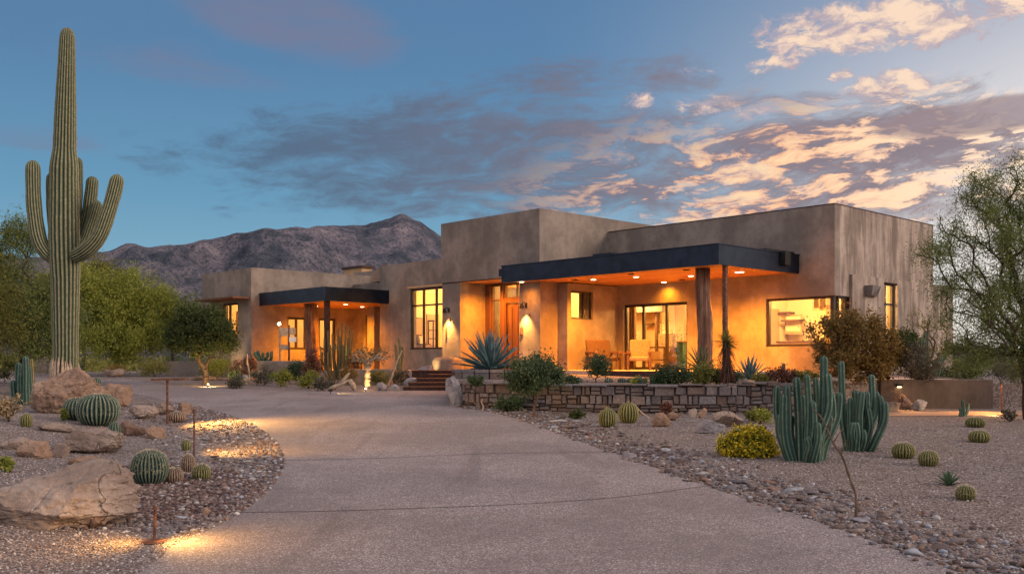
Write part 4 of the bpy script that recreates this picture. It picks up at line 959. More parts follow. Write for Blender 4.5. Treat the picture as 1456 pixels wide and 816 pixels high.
# =================================================================== LEAVES, SHRUBS, TREES
def leaves(name, C, size, m, parent=None, loc=None, aspect=.5, droop=0.0, rs=None):
    rs = rs or np.random; n = len(C); u = rs.normal(size=(n, 3)); u[:, 2] -= droop; u /= np.linalg.norm(u, axis=1)[:, None]
    w = rs.normal(size=(n, 3)); v = np.cross(u, w); v /= np.linalg.norm(v, axis=1)[:, None]; s = size*rs.uniform(.6, 1.4, (n, 1)); a = u*s; b = v*s*aspect*.5
    V = np.stack([C, C+a*.5+b, C+a, C+a*.5-b], 1).reshape(-1, 3); return fastmesh(name, V, 4, M[m], parent, loc)
def in_ells(ells, n, shell=.35):
    """points in the union of ellipsoids (c, r), denser toward their skins"""
    vols = np.array([e[1][0]*e[1][1]*e[1][2] for e in ells])**.8; idx = np.random.choice(len(ells), n, p=vols/vols.sum()); out = []
    d = np.random.normal(size=(n, 3)); d /= np.linalg.norm(d, axis=1)[:, None]; r = np.random.uniform(shell**3, 1, n)**(1/3)
    c = np.array([e[0] for e in ells])[idx]; rr = np.array([e[1] for e in ells])[idx]; return c+d*r[:, None]*rr
def skeleton(root, targets, trunk_top, r_tip=.006, power=2.3, jit=.12, droop=0):
    nodes = [Vector(root)]; par = [-1]
    steps = 4
    for i in range(1, steps+1):
        p = Vector(root).lerp(Vector(trunk_top), i/steps)+Vector((random.uniform(-1, 1), random.uniform(-1, 1), 0))*jit*.4; nodes.append(p); par.append(len(nodes)-2)
    arr = [tuple(p) for p in nodes]; base = len(nodes)-1
    T = sorted(targets.tolist(), key=lambda p: (Vector(p)-nodes[base]).length); tips = []
    plen = [0.0]*len(nodes)
    for i in range(1, len(nodes)): plen[i] = 0
    for tpt in T:
        A = np.array(arr); d = np.linalg.norm(A-np.array(tpt), axis=1)+.45*np.array(plen); d[:2] += 99; j = int(d.argmin()); a = Vector(arr[j]); b = Vector(tpt); L = (b-a).length; k = 3 if L > .5 else 2; prev = j
        for s in range(1, k+1):
            q = a.lerp(b, s/k)
            if s < k: q += Vector((random.uniform(-1, 1), random.uniform(-1, 1), random.uniform(-.3, 1)))*L*jit
            arr.append(tuple(q)); par.append(prev); plen.append(plen[prev]+L/k); prev = len(arr)-1
        tips.append(prev)
    cnt = [0.0]*len(arr)
    for i in range(len(arr)-1, 0, -1):
        if cnt[i] == 0: cnt[i] = 1
        cnt[par[i]] += cnt[i]
    rad = [r_tip*c**(1/power) for c in cnt]
    return arr, par, rad, tips
def branch_mesh(name, sk, m, parent, minr=0, n=5):
    arr, par, rad, _ = sk; mb = MB()
    for i in range(1, len(arr)):
        a, b = Vector(arr[par[i]]), Vector(arr[i]); 
        if (b-a).length < 1e-4: continue
        r1 = rad[i]; r0 = min(rad[par[i]], r1*1.5); nn = 8 if r1 > .05 else (5 if r1 > .015 else 3); mb.tube([a, b], [r0, r1], nn, cap=False)
    return mb.build(name, M[m], parent, smooth=True)
def tree(name, root, trunk_top, ells, ntgt, nleaf, lsize, leafmat, barkmat, label, cat='tree', spread=.25, aspect=.4, r_tip=.006, droop=0, shell=.35, group=None, power=2.3, along=0.5, jit=.12, seed=1):
    random.seed(seed); np.random.seed(seed)
    e = empty(name, root, label, cat, group); T = in_ells(ells, ntgt, shell); sk = skeleton(root, T, trunk_top, r_tip, power, jit)
    branch_mesh('trunk', sk, barkmat, e); arr = np.array(sk[0]); tips = np.array(sk[3]); par = np.array(sk[1])
    wts = np.random.uniform(0, 1, len(tips))**(.6 if name == 'yellow_bush' else 1.3 if nleaf > 90000 else 2.2)+.02; ti = np.random.choice(tips, nleaf, p=wts/wts.sum()); f = np.random.uniform(0, 1, (nleaf, 1))*along; C = arr[ti]*(1-f)+arr[par[ti]]*f
    C = C+np.random.normal(size=(nleaf, 3))*spread*np.random.uniform(.2, 1, (nleaf, 1)); C[:, 2] -= abs(np.random.normal(size=nleaf))*spread*droop
    leaves('crown', C, lsize, leafmat, e, aspect=aspect, droop=droop); return e
def E(px, py, rx, ry, y, dy=0, depth=None):
    c = at(px, py, y+dy); return (c, (rx/F*y, (depth if depth else rx*.8)/F*y, ry/F*y))
def shrub(name, px, py, w, h, leafmat, label, n=2500, ls=.05, z=None, bark='bark', cat=None, group=None, trunk=.12, aspect=.6, spread=.10, ntgt=60, low=.0, seed=None, y=None, dense=1, power=2.2, shell=.35, lobes=4):
    seed = seed or int(px*7+py); random.seed(seed); np.random.seed(seed % 100000)
    x, yy, zg = hit(px, py) if z is None else on(px, py, z)
    yy += w/2/F*yy*.5; zg = G(x, yy) if z is None else z; k = yy/F; W_ = w/2*k; H_ = h*k; zc = zg+H_*(.5+low*.5); rz = H_*(.5-low*.5)
    ells = [((x, yy, zc), (W_*.72, W_*.65, rz*.8))]
    for i in range(lobes):
        a = random.random()*6.283; ells.append(((x+math.cos(a)*W_*.5, yy+math.sin(a)*W_*.4, zc+random.uniform(-.35, .35)*rz), (W_*.45, W_*.42, rz*.55)))
    return tree(name, (x, yy, zg-.03), (x, yy, zg+max(.04, H_*trunk)), ells, ntgt, n, ls, leafmat, bark, label, cat or name.replace('_', ' '), spread=spread*W_*2, aspect=aspect, r_tip=.004, shell=shell, group=group, power=power, seed=seed)
# centre and right shrubs
shrub('round_shrub', 762, 594, 104, 90, 'leaf_green', 'bushy dark green shrub on a short trunk before the stone wall', 16000, .05, low=.30, trunk=.35, ntgt=110, lobes=6, spread=.07)
shrub('low_shrub', 725, 586, 52, 26, 'leaf_green', 'low dark green shrub against the stone wall left of the bushy one', 2600, .045)
shrub('patio_shrub', 850, 544, 58, 42, 'leaf_green', 'green shrub with thin stems above the wall in front of the patio chair', 2600, .05, z=1.23, low=.2, trunk=.3)
shrub('pale_shrub', 712, 560, 34, 30, 'leaf_grey', 'grey green shrublet right of the agave ring', 900, .05, z=1.22) if 0 else None
shrub('ground_cover', 962, 556, 64, 30, 'leaf_green', 'left mound of green ground cover spilling over the ledgestone wall', 2600, .05, z=1.20, y=None)
shrub('ground_cover', 1005, 556, 60, 32, 'leaf_olive', 'right mound of green ground cover spilling over the ledgestone wall', 2400, .05, z=1.20)
shrub('flowering_shrub', 1035, 549, 26, 18, 'flower_pink', 'small pink flowered plant at the foot of the shaggy desert spoon', 700, .045, z=1.22)
shrub('flowering_shrub', 1105, 551, 44, 26, 'leaf_red', 'reddish low plant right of the blue agave by the wall', 1500, .045, z=1.22)
for i, (px, w, h, lm, lab) in enumerate([(790, 34, 18, 'leaf_grey', 'grey herb behind the bushy dark green shrub'), (815, 26, 14, 'leaf_green', 'low green herb above the middle of the wall'), (908, 24, 12, 'leaf_bright', 'fresh green sprig above the wall near the agave rosettes'),
    (940, 34, 18, 'leaf_green', 'dark herb left of the ground cover mounds'), (1022, 34, 22, 'leaf_dark', 'dark green herb at the base of the steel post'), (1048, 36, 24, 'leaf_green', 'broad green herb left of the blue agave'), (1084, 30, 20, 'leaf_olive', 'olive herb right beside the blue agave'),
    (1128, 36, 24, 'leaf_red', 'reddish herb right of the pale cactus post'), (1150, 40, 22, 'leaf_olive', 'olive herb behind the left column cacti'), (742, 40, 18, 'leaf_green', 'green herb at the foot of the big agave ring'), (676, 24, 14, 'leaf_green', 'small green herb left below the big agave')]):
    shrub('bed_herb', px, 552, w, h, lm, lab, 900, .05, z=1.21, cat='plant')
for px, py, w, h, lm, lab in [(820, 596, 26, 12, 'leaf_dark', 'dark sprawling weed at the foot of the wall right of the bushy shrub'), (1075, 600, 34, 18, 'leaf_olive', 'olive weed at the wall foot behind the yellow bush'), (948, 592, 18, 22, 'leaf_red', 'reddish twig plant against the wall face')]:
    shrub('wall_weed', px, py, w, h, lm, lab, 700, .045, cat='plant')
yb = hit(1064, 650); tree('yellow_bush', (yb[0], yb[1]+.25, yb[2]-.02), (yb[0], yb[1]+.25, yb[2]+.06), [E(1064, 634, 36, 24, yb[1]+.25), E(1040, 637, 20, 16, yb[1]+.2), E(1088, 638, 21, 16, yb[1]+.2), E(1056, 622, 24, 16, yb[1]+.3), E(1076, 622, 22, 15, yb[1]+.3), E(1064, 640, 40, 12, yb[1]+.1)], 420, 17000, .034, 'flower_yellow', 'bark', 'round bush covered in small yellow flowers at the drive border', 'shrub', spread=.045, aspect=.7, seed=44, r_tip=.003, shell=.75)
shrub('flower_mop', 897, 584, 32, 22, 'flower_yellow', 'mop of yellow flowers on top of the taller barrel cactus', 1800, .03, low=.1)
shrub('flower_mop', 865, 587, 26, 10, 'flower_yellow', 'cap of yellow flowers on the shorter barrel cactus', 900, .026, low=.1)
shrub('border_plant', 1085, 603, 34, 22, 'leaf_bright', 'bright green leafy plant between the stone wall and the tall cacti', 900, .05)
tree('orange_shrub', (at(1196, 540, 21.6)[0], 21.6, 1.2), at(1196, 520, 21.3), [E(1210, 480, 50, 34, 21.6), E(1180, 475, 34, 28, 21.4), E(1215, 458, 34, 24, 21.9), E(1245, 495, 42, 34, 21.8), E(1190, 515, 36, 22, 21.3), E(1225, 525, 40, 18, 21.6)], 320, 22000, .058, 'leaf_orange', 'bark_dark', 'large russet leaved shrub in front of the corner window', 'shrub', spread=.11, aspect=.6, seed=5)
tree('dark_shrub', (at(1262, 540, 22.5)[0], 22.5, 1.2), at(1262, 530, 22.3), [E(1268, 500, 32, 26, 22.4), E(1280, 485, 24, 18, 22.6), E(1250, 522, 26, 18, 22.3)], 150, 9000, .055, 'leaf_dark', 'bark_dark', 'dark green shrub right of the russet shrub', 'shrub', spread=.11, aspect=.6, seed=6)
tree('grey_shrub', (at(1302, 540, 22.2)[0], 22.2, 1.28), at(1302, 535, 21.9), [E(1305, 515, 32, 26, 22), E(1312, 530, 24, 14, 22), E(1292, 500, 18, 18, 22)], 220, 7000, .045, 'leaf_grey', 'bark', 'grey twiggy shrub above the concrete wall', 'shrub', spread=.10, aspect=.4, seed=7)
tree('bare_shrub', (at(1322, 540, 23.3)[0], 23.3, 1.28), at(1325, 520, 23.2), [E(1335, 480, 34, 26, 23.2), E(1310, 455, 26, 18, 23.2), E(1345, 505, 22, 22, 23)], 170, 1500, .045, 'leaf_olive', 'bark', 'sparse twiggy shrub against the streaked right wall', 'shrub', spread=.09, aspect=.4, seed=8)
# right palo verde: wide airy crown that leaves the picture
py_ = 19.0
tree('palo_verde_tree', (at(1462, 575, py_)[0], py_, G(14, py_)-.05), at(1455, 500, py_), [E(1440, 400, 70, 90, py_), E(1405, 330, 50, 45, py_-.5), E(1385, 430, 55, 60, py_-.3), E(1340, 350, 44, 22, py_, -.6), E(1450, 260, 50, 45, py_), E(1420, 285, 50, 34, py_+.5), E(1500, 350, 70, 110, py_), E(1420, 480, 60, 40, py_), E(1385, 275, 26, 38, py_), E(1345, 395, 34, 24, py_-.4), E(1352, 310, 26, 22, py_-.3), E(1375, 500, 40, 30, py_), E(1480, 500, 60, 40, py_)], 720, 88000, .058, 'leaf_palo', 'bark_dark', 'tall airy green palo verde tree at the right edge with dark branches', 'tree', spread=.20, aspect=.22, droop=.3, seed=11, along=1.3, r_tip=.0075, shell=.2, jit=.1)
# left trees beyond the drive
tree('mesquite_tree', (at(30, 540, 31)[0], 31, 1.0), at(34, 470, 31), [E(25, 420, 60, 45, 31), E(20, 360, 40, 45, 31.3), E(70, 440, 50, 40, 31), E(-40, 420, 60, 70, 31), E(28, 325, 22, 22, 31), E(60, 480, 45, 25, 30.8)], 420, 52000, .10, 'leaf_palo', 'bark_dark', 'loose olive mesquite tree behind the left side of the saguaro', spread=.34, aspect=.25, droop=.2, seed=12, r_tip=.009)
tree('palo_verde_tree', (at(165, 525, 42)[0], 42, 1.1), at(168, 490, 42), [E(160, 440, 60, 50, 42), E(195, 420, 45, 38, 42.5), E(130, 415, 40, 45, 41.5), E(225, 440, 32, 35, 42), E(175, 480, 65, 26, 41)], 380, 60000, .13, 'leaf_bright', 'bark_green', 'dense bright green palo verde tree right behind the saguaro', spread=.32, aspect=.28, droop=.4, seed=13, r_tip=.01)
tree('palo_verde_tree', (at(118, 525, 48)[0], 48, 1.1), at(120, 480, 48), [E(125, 395, 42, 34, 48), E(150, 400, 36, 34, 48), E(90, 430, 50, 50, 48), E(170, 460, 60, 36, 48)], 260, 34000, .14, 'leaf_olive', 'bark_green', 'taller yellow green tree directly behind the saguaro trunk', spread=.36, aspect=.28, droop=.4, seed=14, r_tip=.01)
tree('mesquite_tree', (at(245, 520, 50)[0], 50, 1.1), at(245, 480, 50), [E(240, 450, 34, 36, 50), E(265, 440, 30, 24, 50), E(215, 470, 40, 30, 50)], 160, 22000, .14, 'leaf_palo', 'bark_dark', 'greyish green tree between the bright palo verde and the house', spread=.36, aspect=.3, seed=15, r_tip=.01)
tree('mesquite_tree', (at(-60, 545, 27)[0], 27, 1.0), at(-55, 490, 27), [E(-60, 420, 80, 70, 27), E(-20, 470, 60, 40, 27)], 200, 30000, .10, 'leaf_olive', 'bark_dark', 'mesquite tree cut by the left edge of the picture', spread=.34, aspect=.25, seed=16, r_tip=.009)
tree('ironwood_tree', (at(292, 530, 31.5)[0], 31.5, 1.0), at(291, 524, 31.5), [E(290, 470, 46, 26, 31.5), E(258, 478, 28, 20, 31.3), E(316, 490, 22, 12, 31.7), E(285, 452, 38, 18, 31.8), E(306, 466, 26, 16, 31.2), E(272, 492, 34, 12, 31.2)], 300, 20000, .075, 'leaf_dark', 'bark_dark', 'round dark evergreen tree lit from below beside the left wing', spread=.17, aspect=.6, seed=17, r_tip=.010, shell=.5)
for i, a in enumerate([('lit_shrub', 300, 541, 46, 26, 'leaf_bright', 'yellow green plant lit brightly under the dark tree', 1800), ('green_hedge', 250, 529, 48, 20, 'leaf_green', 'dark green low hedge behind the far drive edge', 2200),
    ('orange_bush', 156, 536, 46, 18, 'leaf_orange', 'small rusty bush across the drive right of the saguaro', 1500), ('tan_bush', 218, 528, 24, 16, 'leaf_orange', 'tan bush left of the low green hedge', 700),
    ('green_bush', 333, 548, 22, 20, 'leaf_green', 'green bush left of the low planter wall', 700), ('flowering_bush', 347, 540, 26, 28, 'flower_pink', 'pink flowered bush in front of the left wing corner', 900),
    ('flowering_bush', 372, 548, 30, 24, 'leaf_grey', 'grey leafy bush before the left end of the planter', 800), ('green_bush', 398, 550, 26, 20, 'leaf_bright', 'fresh green bush under the planter wall', 800),
    ('green_bush', 425, 546, 34, 28, 'leaf_green', 'rounded green bush right of the planter wall', 1400), ('red_grass', 447, 547, 30, 42, 'leaf_red', 'reddish upright grass left of the candelabra cactus', 1500), ('small_shrub', 495, 548, 22, 24, 'leaf_orange', 'small tan shrub right of the candelabra cactus', 700),
    ('porch_shrub', 590, 537, 26, 26, 'leaf_green', 'green shrub under the tall window left of the steps', 900), ('twiggy_bush', 8, 600, 44, 44, 'dry_grass', 'dry straw coloured bush at the left edge of the picture', 900),
    ('edge_plant', 8, 672, 22, 22, 'leaf_bright', 'small green plant at the left edge above the huge boulder', 350), ('back_bush', 90, 535, 60, 30, 'leaf_dark', 'dark bush behind the saguaro foot', 1500), ('back_bush', 20, 530, 60, 34, 'leaf_olive', 'olive bush at the left under the mesquite', 1500), ('back_bush', 190, 515, 60, 24, 'leaf_olive', 'olive thicket beneath the bright palo verde', 1800),
    ('planter_plant', 420, 530, 26, 20, 'leaf_green', 'green foliage behind the low planter near the log post', 900),
    ('planter_plant', 338, 541, 24, 24, 'flower_pink', 'small pink blooms left of the planter by the house corner', 700), ('sage_bush', 334, 553, 24, 16, 'leaf_grey', 'silvery sage bush at the far drive edge right of the lit plant', 700),
    ('sage_bush', 437, 553, 30, 20, 'leaf_bright', 'pale green low bush under the reddish grass', 800), ('sage_bush', 462, 556, 26, 18, 'leaf_grey', 'grey low bush in front of the candelabra cactus', 700), ('red_grass', 500, 540, 24, 30, 'leaf_red', 'reddish twiggy tuft between the candelabra cactus and the bonsai tree', 700),
    ('sage_bush', 540, 548, 22, 18, 'leaf_olive', 'olive low bush behind the pale round stone', 600), ('sage_bush', 570, 548, 22, 18, 'leaf_grey', 'grey low bush left of the entry boulders', 600), ('green_hedge', 215, 536, 40, 16, 'leaf_olive', 'olive ground bush left of the dark hedge', 900),
    ('back_bush', 120, 525, 70, 30, 'leaf_olive', 'olive thicket right behind the saguaro foot', 1800), ('back_bush', -10, 545, 60, 50, 'leaf_dark', 'dark thicket cut by the left edge', 2200), ('back_bush', 55, 515, 60, 40, 'leaf_palo', 'green thicket left behind the saguaro boulder', 2200),
    ('desert_bush', 1375, 560, 60, 44, 'leaf_dark', 'dark green bush behind the end of the concrete wall', 2600), ('desert_bush', 1430, 545, 60, 46, 'leaf_grey', 'pale grey bush under the right tree', 2200), ('desert_bush', 1345, 548, 34, 30, 'leaf_green', 'green bush near the far end of the right wall', 1000),
    ('gravel_weed', 1440, 600, 26, 20, 'leaf_grey', 'grey weed beside the right end of the side walk', 350), ('gravel_weed', 1450, 560, 40, 44, 'leaf_grey', 'tall pale weed at the right edge near the concrete wall', 900), ('sprout', 88, 598, 16, 18, 'leaf_bright', 'tiny bright green sprout left of the big barrel cactus', 160)]):
    nm, px, py, w, h, lm, lab, n = a
    if 200 < px < 600: w *= 1.35; h *= 1.3; n *= 2
    shrub(nm, px, py, w, h, lm, lab, n, .05 if py > 520 else .09, bark='bark', cat=('plant' if nm in ('sprout', 'edge_plant', 'gravel_weed') else 'shrub'))
# small bonsai like tree with a pale lit trunk
root = on(523, 549, 1.0); ty = root[1]
tree('elephant_tree', (root[0], ty, 1.0), at(523, 528, ty), [E(523, 505, 26, 12, ty), E(508, 505, 14, 12, ty), E(540, 505, 16, 10, ty), E(555, 498, 8, 6, ty)], 70, 900, .06, 'leaf_orange', 'bark_pale', 'squat bonsai like tree with pale uplit twin trunk before the left porch', spread=.12, aspect=.5, seed=21, r_tip=.014, power=2.1)
# =================================================================== STONE WALLS, STEPS, PLANTERS
def stone_wall(name, path, ztop, label, hgt=.125, thick=.34, m='ledgestone', cap=True, seed=2, zb=None):
    random.seed(seed); mb = MB(); P = [Vector((p[0], p[1], 0)) for p in path]; L = [0]
    for a, b in zip(P, P[1:]): L.append(L[-1]+(b-a).length)
    def smp(d):
        d = min(max(d, 0), L[-1])
        for i in range(len(P)-1):
            if L[i+1] >= d: return P[i].lerp(P[i+1], (d-L[i])/max(1e-6, L[i+1]-L[i]))
        return P[-1]
    def stone(d0, d1, z0, z1, dep, off=0.0):
        g = .007; wob = .055 if z1 < zt-.01 else 0; z0 = z0+mnoise.noise(Vector((d0*2.2, z0*9, seed)))*.055; z1 = z1+mnoise.noise(Vector((d0*2.2, z1*9, seed)))*wob; a, b = smp(d0+g), smp(d1-g); t = (b-a); 
        if t.length < .02: return
        t.normalize(); n = Vector((-t.y, t.x, 0)); n = n if n.y > 0 or (abs(n.y) < .3 and n.x > 0) else -n; sl0_, sl1_ = random.uniform(-.035, .035), random.uniform(-.035, .035); 
        o0, o1 = off+random.uniform(-.035, .035), off+random.uniform(-.035, .035); j = lambda: random.uniform(-.012, .012)
        c = [a+n*o0, b+n*o1, b+n*dep, a+n*dep]
        V = [(*p.xy, z0+g+j()) for p in c]+[(*(p+(n*.014 if k < 2 else n*0)+t*((abs(sl0_) if k in (0, 3) else -abs(sl1_))*.6)).xy, z1-g+j()) for k, p in enumerate(c)]
        # chamfered front: an extra ring makes each block read as split stone
        i = .014; f0 = a+n*(o0-.022)+t*i; f1 = b+n*(o1-.022)-t*i
        base = len(mb.v); mb.add(V+[(*f0.xy, z0+g+i), (*f1.xy, z0+g+i), (*f1.xy, z1-g-i), (*f0.xy, z1-g-i)],
            [(0, 3, 2, 1), (4, 5, 6, 7), (1, 2, 6, 5), (2, 3, 7, 6), (3, 0, 4, 7), (0, 1, 9, 8), (1, 5, 10, 9), (5, 4, 11, 10), (4, 0, 8, 11), (8, 9, 10, 11)])
    zmin = min(G(p.x, p.y) for p in P)-.05 if zb is None else zb
    zt = ztop-(.07 if cap else 0); z = zt; rows = []
    while z > zmin: h = random.uniform(.5, 1.6)*hgt; rows.append((max(z-h, zmin-.05), z)); z -= h
    for z0, z1 in rows:
        d = -random.random()*.2
        while d < L[-1]:
            w = random.choice([random.uniform(.08, .2), random.uniform(.16, .45)])
            if z1-z0 > hgt*.9 and random.random() < .4:
                zm = (z0+z1)/2+random.uniform(-.02, .02); w2 = random.uniform(.12, .3); stone(max(d, 0), min(d+w2, L[-1]), z0, zm, thick); stone(max(d, 0), min(d+w2, L[-1]), zm, z1, thick); d += w2
            else: stone(max(d, 0), min(d+w, L[-1]), z0, z1, thick); d += w
    if cap:
        d = 0
        while d < L[-1]: w = random.uniform(.22, .75); tp = random.uniform(-.035, .03); stone(d, min(d+w, L[-1]), ztop-.075+tp*.3, ztop+tp, thick+.04, random.uniform(-.085, -.01)); d += w
    o = mb.build(name, M[m], loc=(P[0].x, P[0].y, zmin)); return tag(o, label, 'stone wall')
stone_wall('retaining_wall', WP, 1.27, 'curved dry stacked ledgestone wall holding the raised bed in front of the patio')
# mortar core keeps the joints dark
mb = MB()
for (x0, y0), (x1, y1) in zip(WP, WP[1:]):
    dx_, dy_ = x1-x0, y1-y0; l = math.hypot(dx_, dy_); nx, ny = -dy_/l, dx_/l
    if ny < 0 and abs(ny) > .3 or (abs(ny) <= .3 and nx < 0): nx, ny = -nx, -ny
    c = [(x0+nx*.05, y0+ny*.05), (x1+nx*.05, y1+ny*.05), (x1+nx*.3, y1+ny*.3), (x0+nx*.3, y0+ny*.3)]; mb.hexa([(*p, .4) for p in c]+[(*p, 1.19) for p in c])
core = mb.build('mortar_core', M['joint'], bpy.data.objects['retaining_wall']); 
# concrete retaining wall on the right
def prism(name, pts, z0, z1, m, label=None, cat=None, parent=None, kind=None, bev=.02):
    mb = MB(); n = len(pts); mb.add([(*p, z0) for p in pts]+[(*p, z1) for p in pts], [tuple(range(n-1, -1, -1)), tuple(n+i for i in range(n))]+[(i, (i+1) % n, n+(i+1) % n, n+i) for i in range(n)])
    o = mb.build(name, M[m], parent, loc=(*pts[0], z0)); 
    if bev: b = o.modifiers.new('edge', 'BEVEL'); b.width = bev; b.segments = 3
    return tag(o, label, cat, kind=kind)
yw = 21.9; xa, xb_ = (1252-CX)/F*yw, (1408-CX)/F*yw
prism('concrete_wall', [(xa, yw), (xb_, yw-.15), (xb_, yw+.1), (xb_+.3, yw+5), (xb_+.05, yw+5), (xb_-.22, yw+.12), (xa, yw+.22)], .4, 1.315, 'wall_brown', 'brown stucco retaining wall at the right below the house', 'wall')
prism('wall_top_path', [(xa+.1, yw+.221), (xb_-.23, yw+.13), (xb_-.02, yw+4.5), (xa+.8, yw+3.5)], .9, 1.30, 'concrete_path', kind='structure', bev=0)
# stone edging strip near the far barrels
random.seed(5)
# entry steps
st = empty('entry_steps', (-2.4, 28.6, .85), 'five dark rusty steps between the grey boulders and the stone wall', 'steps')
edges = [(-3.15, -1.62), (-2.45, -1.60), (-2.25, -1.58), (-1.95, -1.5), (-2.5, -1.2)]
y0 = 28.45
for i, (xa_, xb__) in enumerate(edges):
    za = .80; zb_ = SL*28.5+.115*(i+1); ya = y0+i*.5; mb = MB()
    mb.box(xa_-.6 if i else xa_, xb__+.1, ya, ya+.62, za, zb_-.03); mb.build('riser', M['rust_dark'], st)
    mb = MB(); mb.box(xa_-.62 if i else xa_-.02, xb__+.1, ya-.03, ya+.60, zb_-.028, zb_); mb.build('tread', M['rust'], st)
prism('banco_block', [tuple(lw(a_at(622, -4.0), -4.3)), tuple(lw(a_at(652, -4.0), -4.3)), tuple(lw(a_at(652, -4.0), -3.7)), tuple(lw(a_at(622, -4.0), -3.7))], 1.3, z_at(508, a_at(637, -4), -4), 'stucco', 'rounded stucco bench block by the left entry pillar', 'bench', bev=.14)
# low planters on the left
def planter(name, px0, px1, pyt, pyb, y, label, m='stucco', dep=.9):
    x0, x1 = (px0-CX)/F*y, (px1-CX)/F*y; zt = EYE+(HY-pyt)/F*y; o = prism(name, [(x0, y), (x1, y+.3), (x1, y+.3+dep), (x0, y+dep)], .7, zt, m, label, 'planter', bev=.03); return o
planter('low_planter', 365, 430, 513, 535, 34.0, 'low stucco planter wall under the left porch window')
planter('low_planter', 482, 556, 525, 545, 31.6, 'long low stucco planter wall behind the bonsai like tree')
prism('garden_wall', [(at(222, 520, 40)[0], 41.0), (at(318, 520, 41)[0], 41.3), (at(318, 520, 41)[0], 41.6), (at(222, 520, 40)[0], 41.3)], .8, 1.75, 'stucco', 'low tan garden wall running left behind the dark tree', 'wall')
# =================================================================== PATH LIGHTS, STAKES, STICKS
def spot(loc, target, e, ang, col=(1, .52, .13), r=.05, blend=1.0):
    l = bpy.data.lights.new('garden_lamp', 'SPOT'); l.energy = e; l.color = col; l.spot_size = R(ang); l.spot_blend = blend; l.shadow_soft_size = r
    o = bpy.data.objects.new('garden_lamp', l); scene.collection.objects.link(o); o.location = loc; o.rotation_euler = (Vector(target)-Vector(loc)).to_track_quat('-Z', 'Y').to_euler(); return o
x, y, z = hit(238, 603); k = y/F
pl = empty('path_light', (x, y, z), 'rusty path light with a flat horizontal head by the drive curve', 'path light')
mb = MB(); mb.tube([(x, y, z-.1), (x, y, z+62*k)], .022, 8); mb.build('post', M['rust'], pl)
mb = MB(); zt = z+62*k; mb.hexa([(x-.28, y-.07, zt), (x+.36, y-.07, zt+.01), (x+.36, y+.07, zt+.01), (x-.28, y+.07, zt), (x-.28, y-.07, zt+.035), (x+.36, y-.07, zt+.05), (x+.36, y+.07, zt+.05), (x-.28, y+.07, zt+.035)]); mb.build('lamp_head', M['rust'], pl)
spot((x+.36, y, zt-.01), (x+1.7, y-.1, z), 1100, 130)
x, y, z = hit(276, 651); k = y/F
pl = empty('path_light', (x, y, z), 'thin rusty stake light standing in the river stones', 'path light'); mb = MB(); mb.tube([(x, y, z-.1), (x, y, z+66*k)], .013, 8); mb.build('post', M['rust'], pl)
mb = MB(); mb.tube([(x, y, z+66*k), (x, y, z+66*k+.03)], [.03, .018], 8); mb.build('lamp_head', M['rust'], pl)
spot((x+.05, y, z+66*k-.02), (x+.9, y+1.0, z), 260, 110)
x, y, z = hit(219, 771); k = y/F
pl = empty('path_light', (x, y, z), 'short rusty stake light on a flat rust plate nearest the camera', 'path light'); mb = MB(); mb.tube([(x, y, z-.05), (x+.01, y, z+47*k)], .012, 8); mb.build('post', M['rust'], pl)
mb = MB(); mb.tube([(x, y, z+.004), (x, y, z+.018)], [.10, .09], 20); mb.build('base_plate', M['rust'], pl)
mb = MB(); mb.tube([(x+.01, y, z+47*k), (x+.01, y, z+47*k+.022)], [.026, .016], 8); mb.build('lamp_head', M['rust'], pl)
spot((x+.05, y-.03, z+47*k-.015), (x+.8, y+.05, z), 85, 160); 
spot((x-.05, y-.02, z+47*k-.015), (x-.75, y-.25, z), 45, 150)
# bent dead stem at the right border
x, y, z = hit(1217, 738); k = y/F
tips = [(1217, 738), (1217, 705), (1209, 682), (1198, 650), (1185, 630), (1174, 605), (1164, 588)]
P = [Vector(at(px, py, y+i*.05)) for i, (px, py) in enumerate(tips)]; mb = MB(); sp = smooth3(P); pts = [sample(sp, i/24) for i in range(25)]
mb.tube(pts, [.014-.0003*i+.002*math.sin(i*2) for i in range(25)], 7)
for i in (14, 17, 20, 23): mb.tube([pts[i], pts[i]+Vector((random.uniform(-.07, .07), 0, .07)), pts[i]+Vector((random.uniform(-.12, .12), .02, .14))], [.007, .005, .002], 5)
tag(mb.build('bent_stem', M['bark'], smooth=True, loc=(x, y, z)), 'thin bent dry stem leaning over the stones at the right border', 'branch')
def stick(px0, py0, px1, py1, r, m, label, z=None, name='dry_stick', dy=0):
    b = hit(px0, py0) if z is None else on(px0, py0, z); t = at(px1, py1, b[1]+dy); mb = MB(); a, c = Vector(b), Vector(t); mb.tube([a-Vector((0, 0, .05)), a.lerp(c, .35)+Vector((.02, 0, .01)), a.lerp(c, .7)+Vector((-.02, 0, .01)), c], [r, r*.9, r*.7, r*.35], 7)
    return tag(mb.build(name, M[m], smooth=True, loc=b), label, 'branch')
stick(549, 553, 572, 498, .035, 'bark_pale', 'pale leaning dry stick right of the bonsai like tree')
stick(354, 545, 352, 503, .04, 'bark_pale', 'upright pale post among the plants left of the planter')
stick(686, 585, 686, 567, .02, 'bark_pale', 'short pale stake at the foot of the stone wall')
stick(932, 606, 905, 578, .016, 'bark_pale', 'thin dry stalk leaning left beside the yellow flowers')
for i, (a, b, c, d) in enumerate([(1262, 640, 1262, 640)]): pass
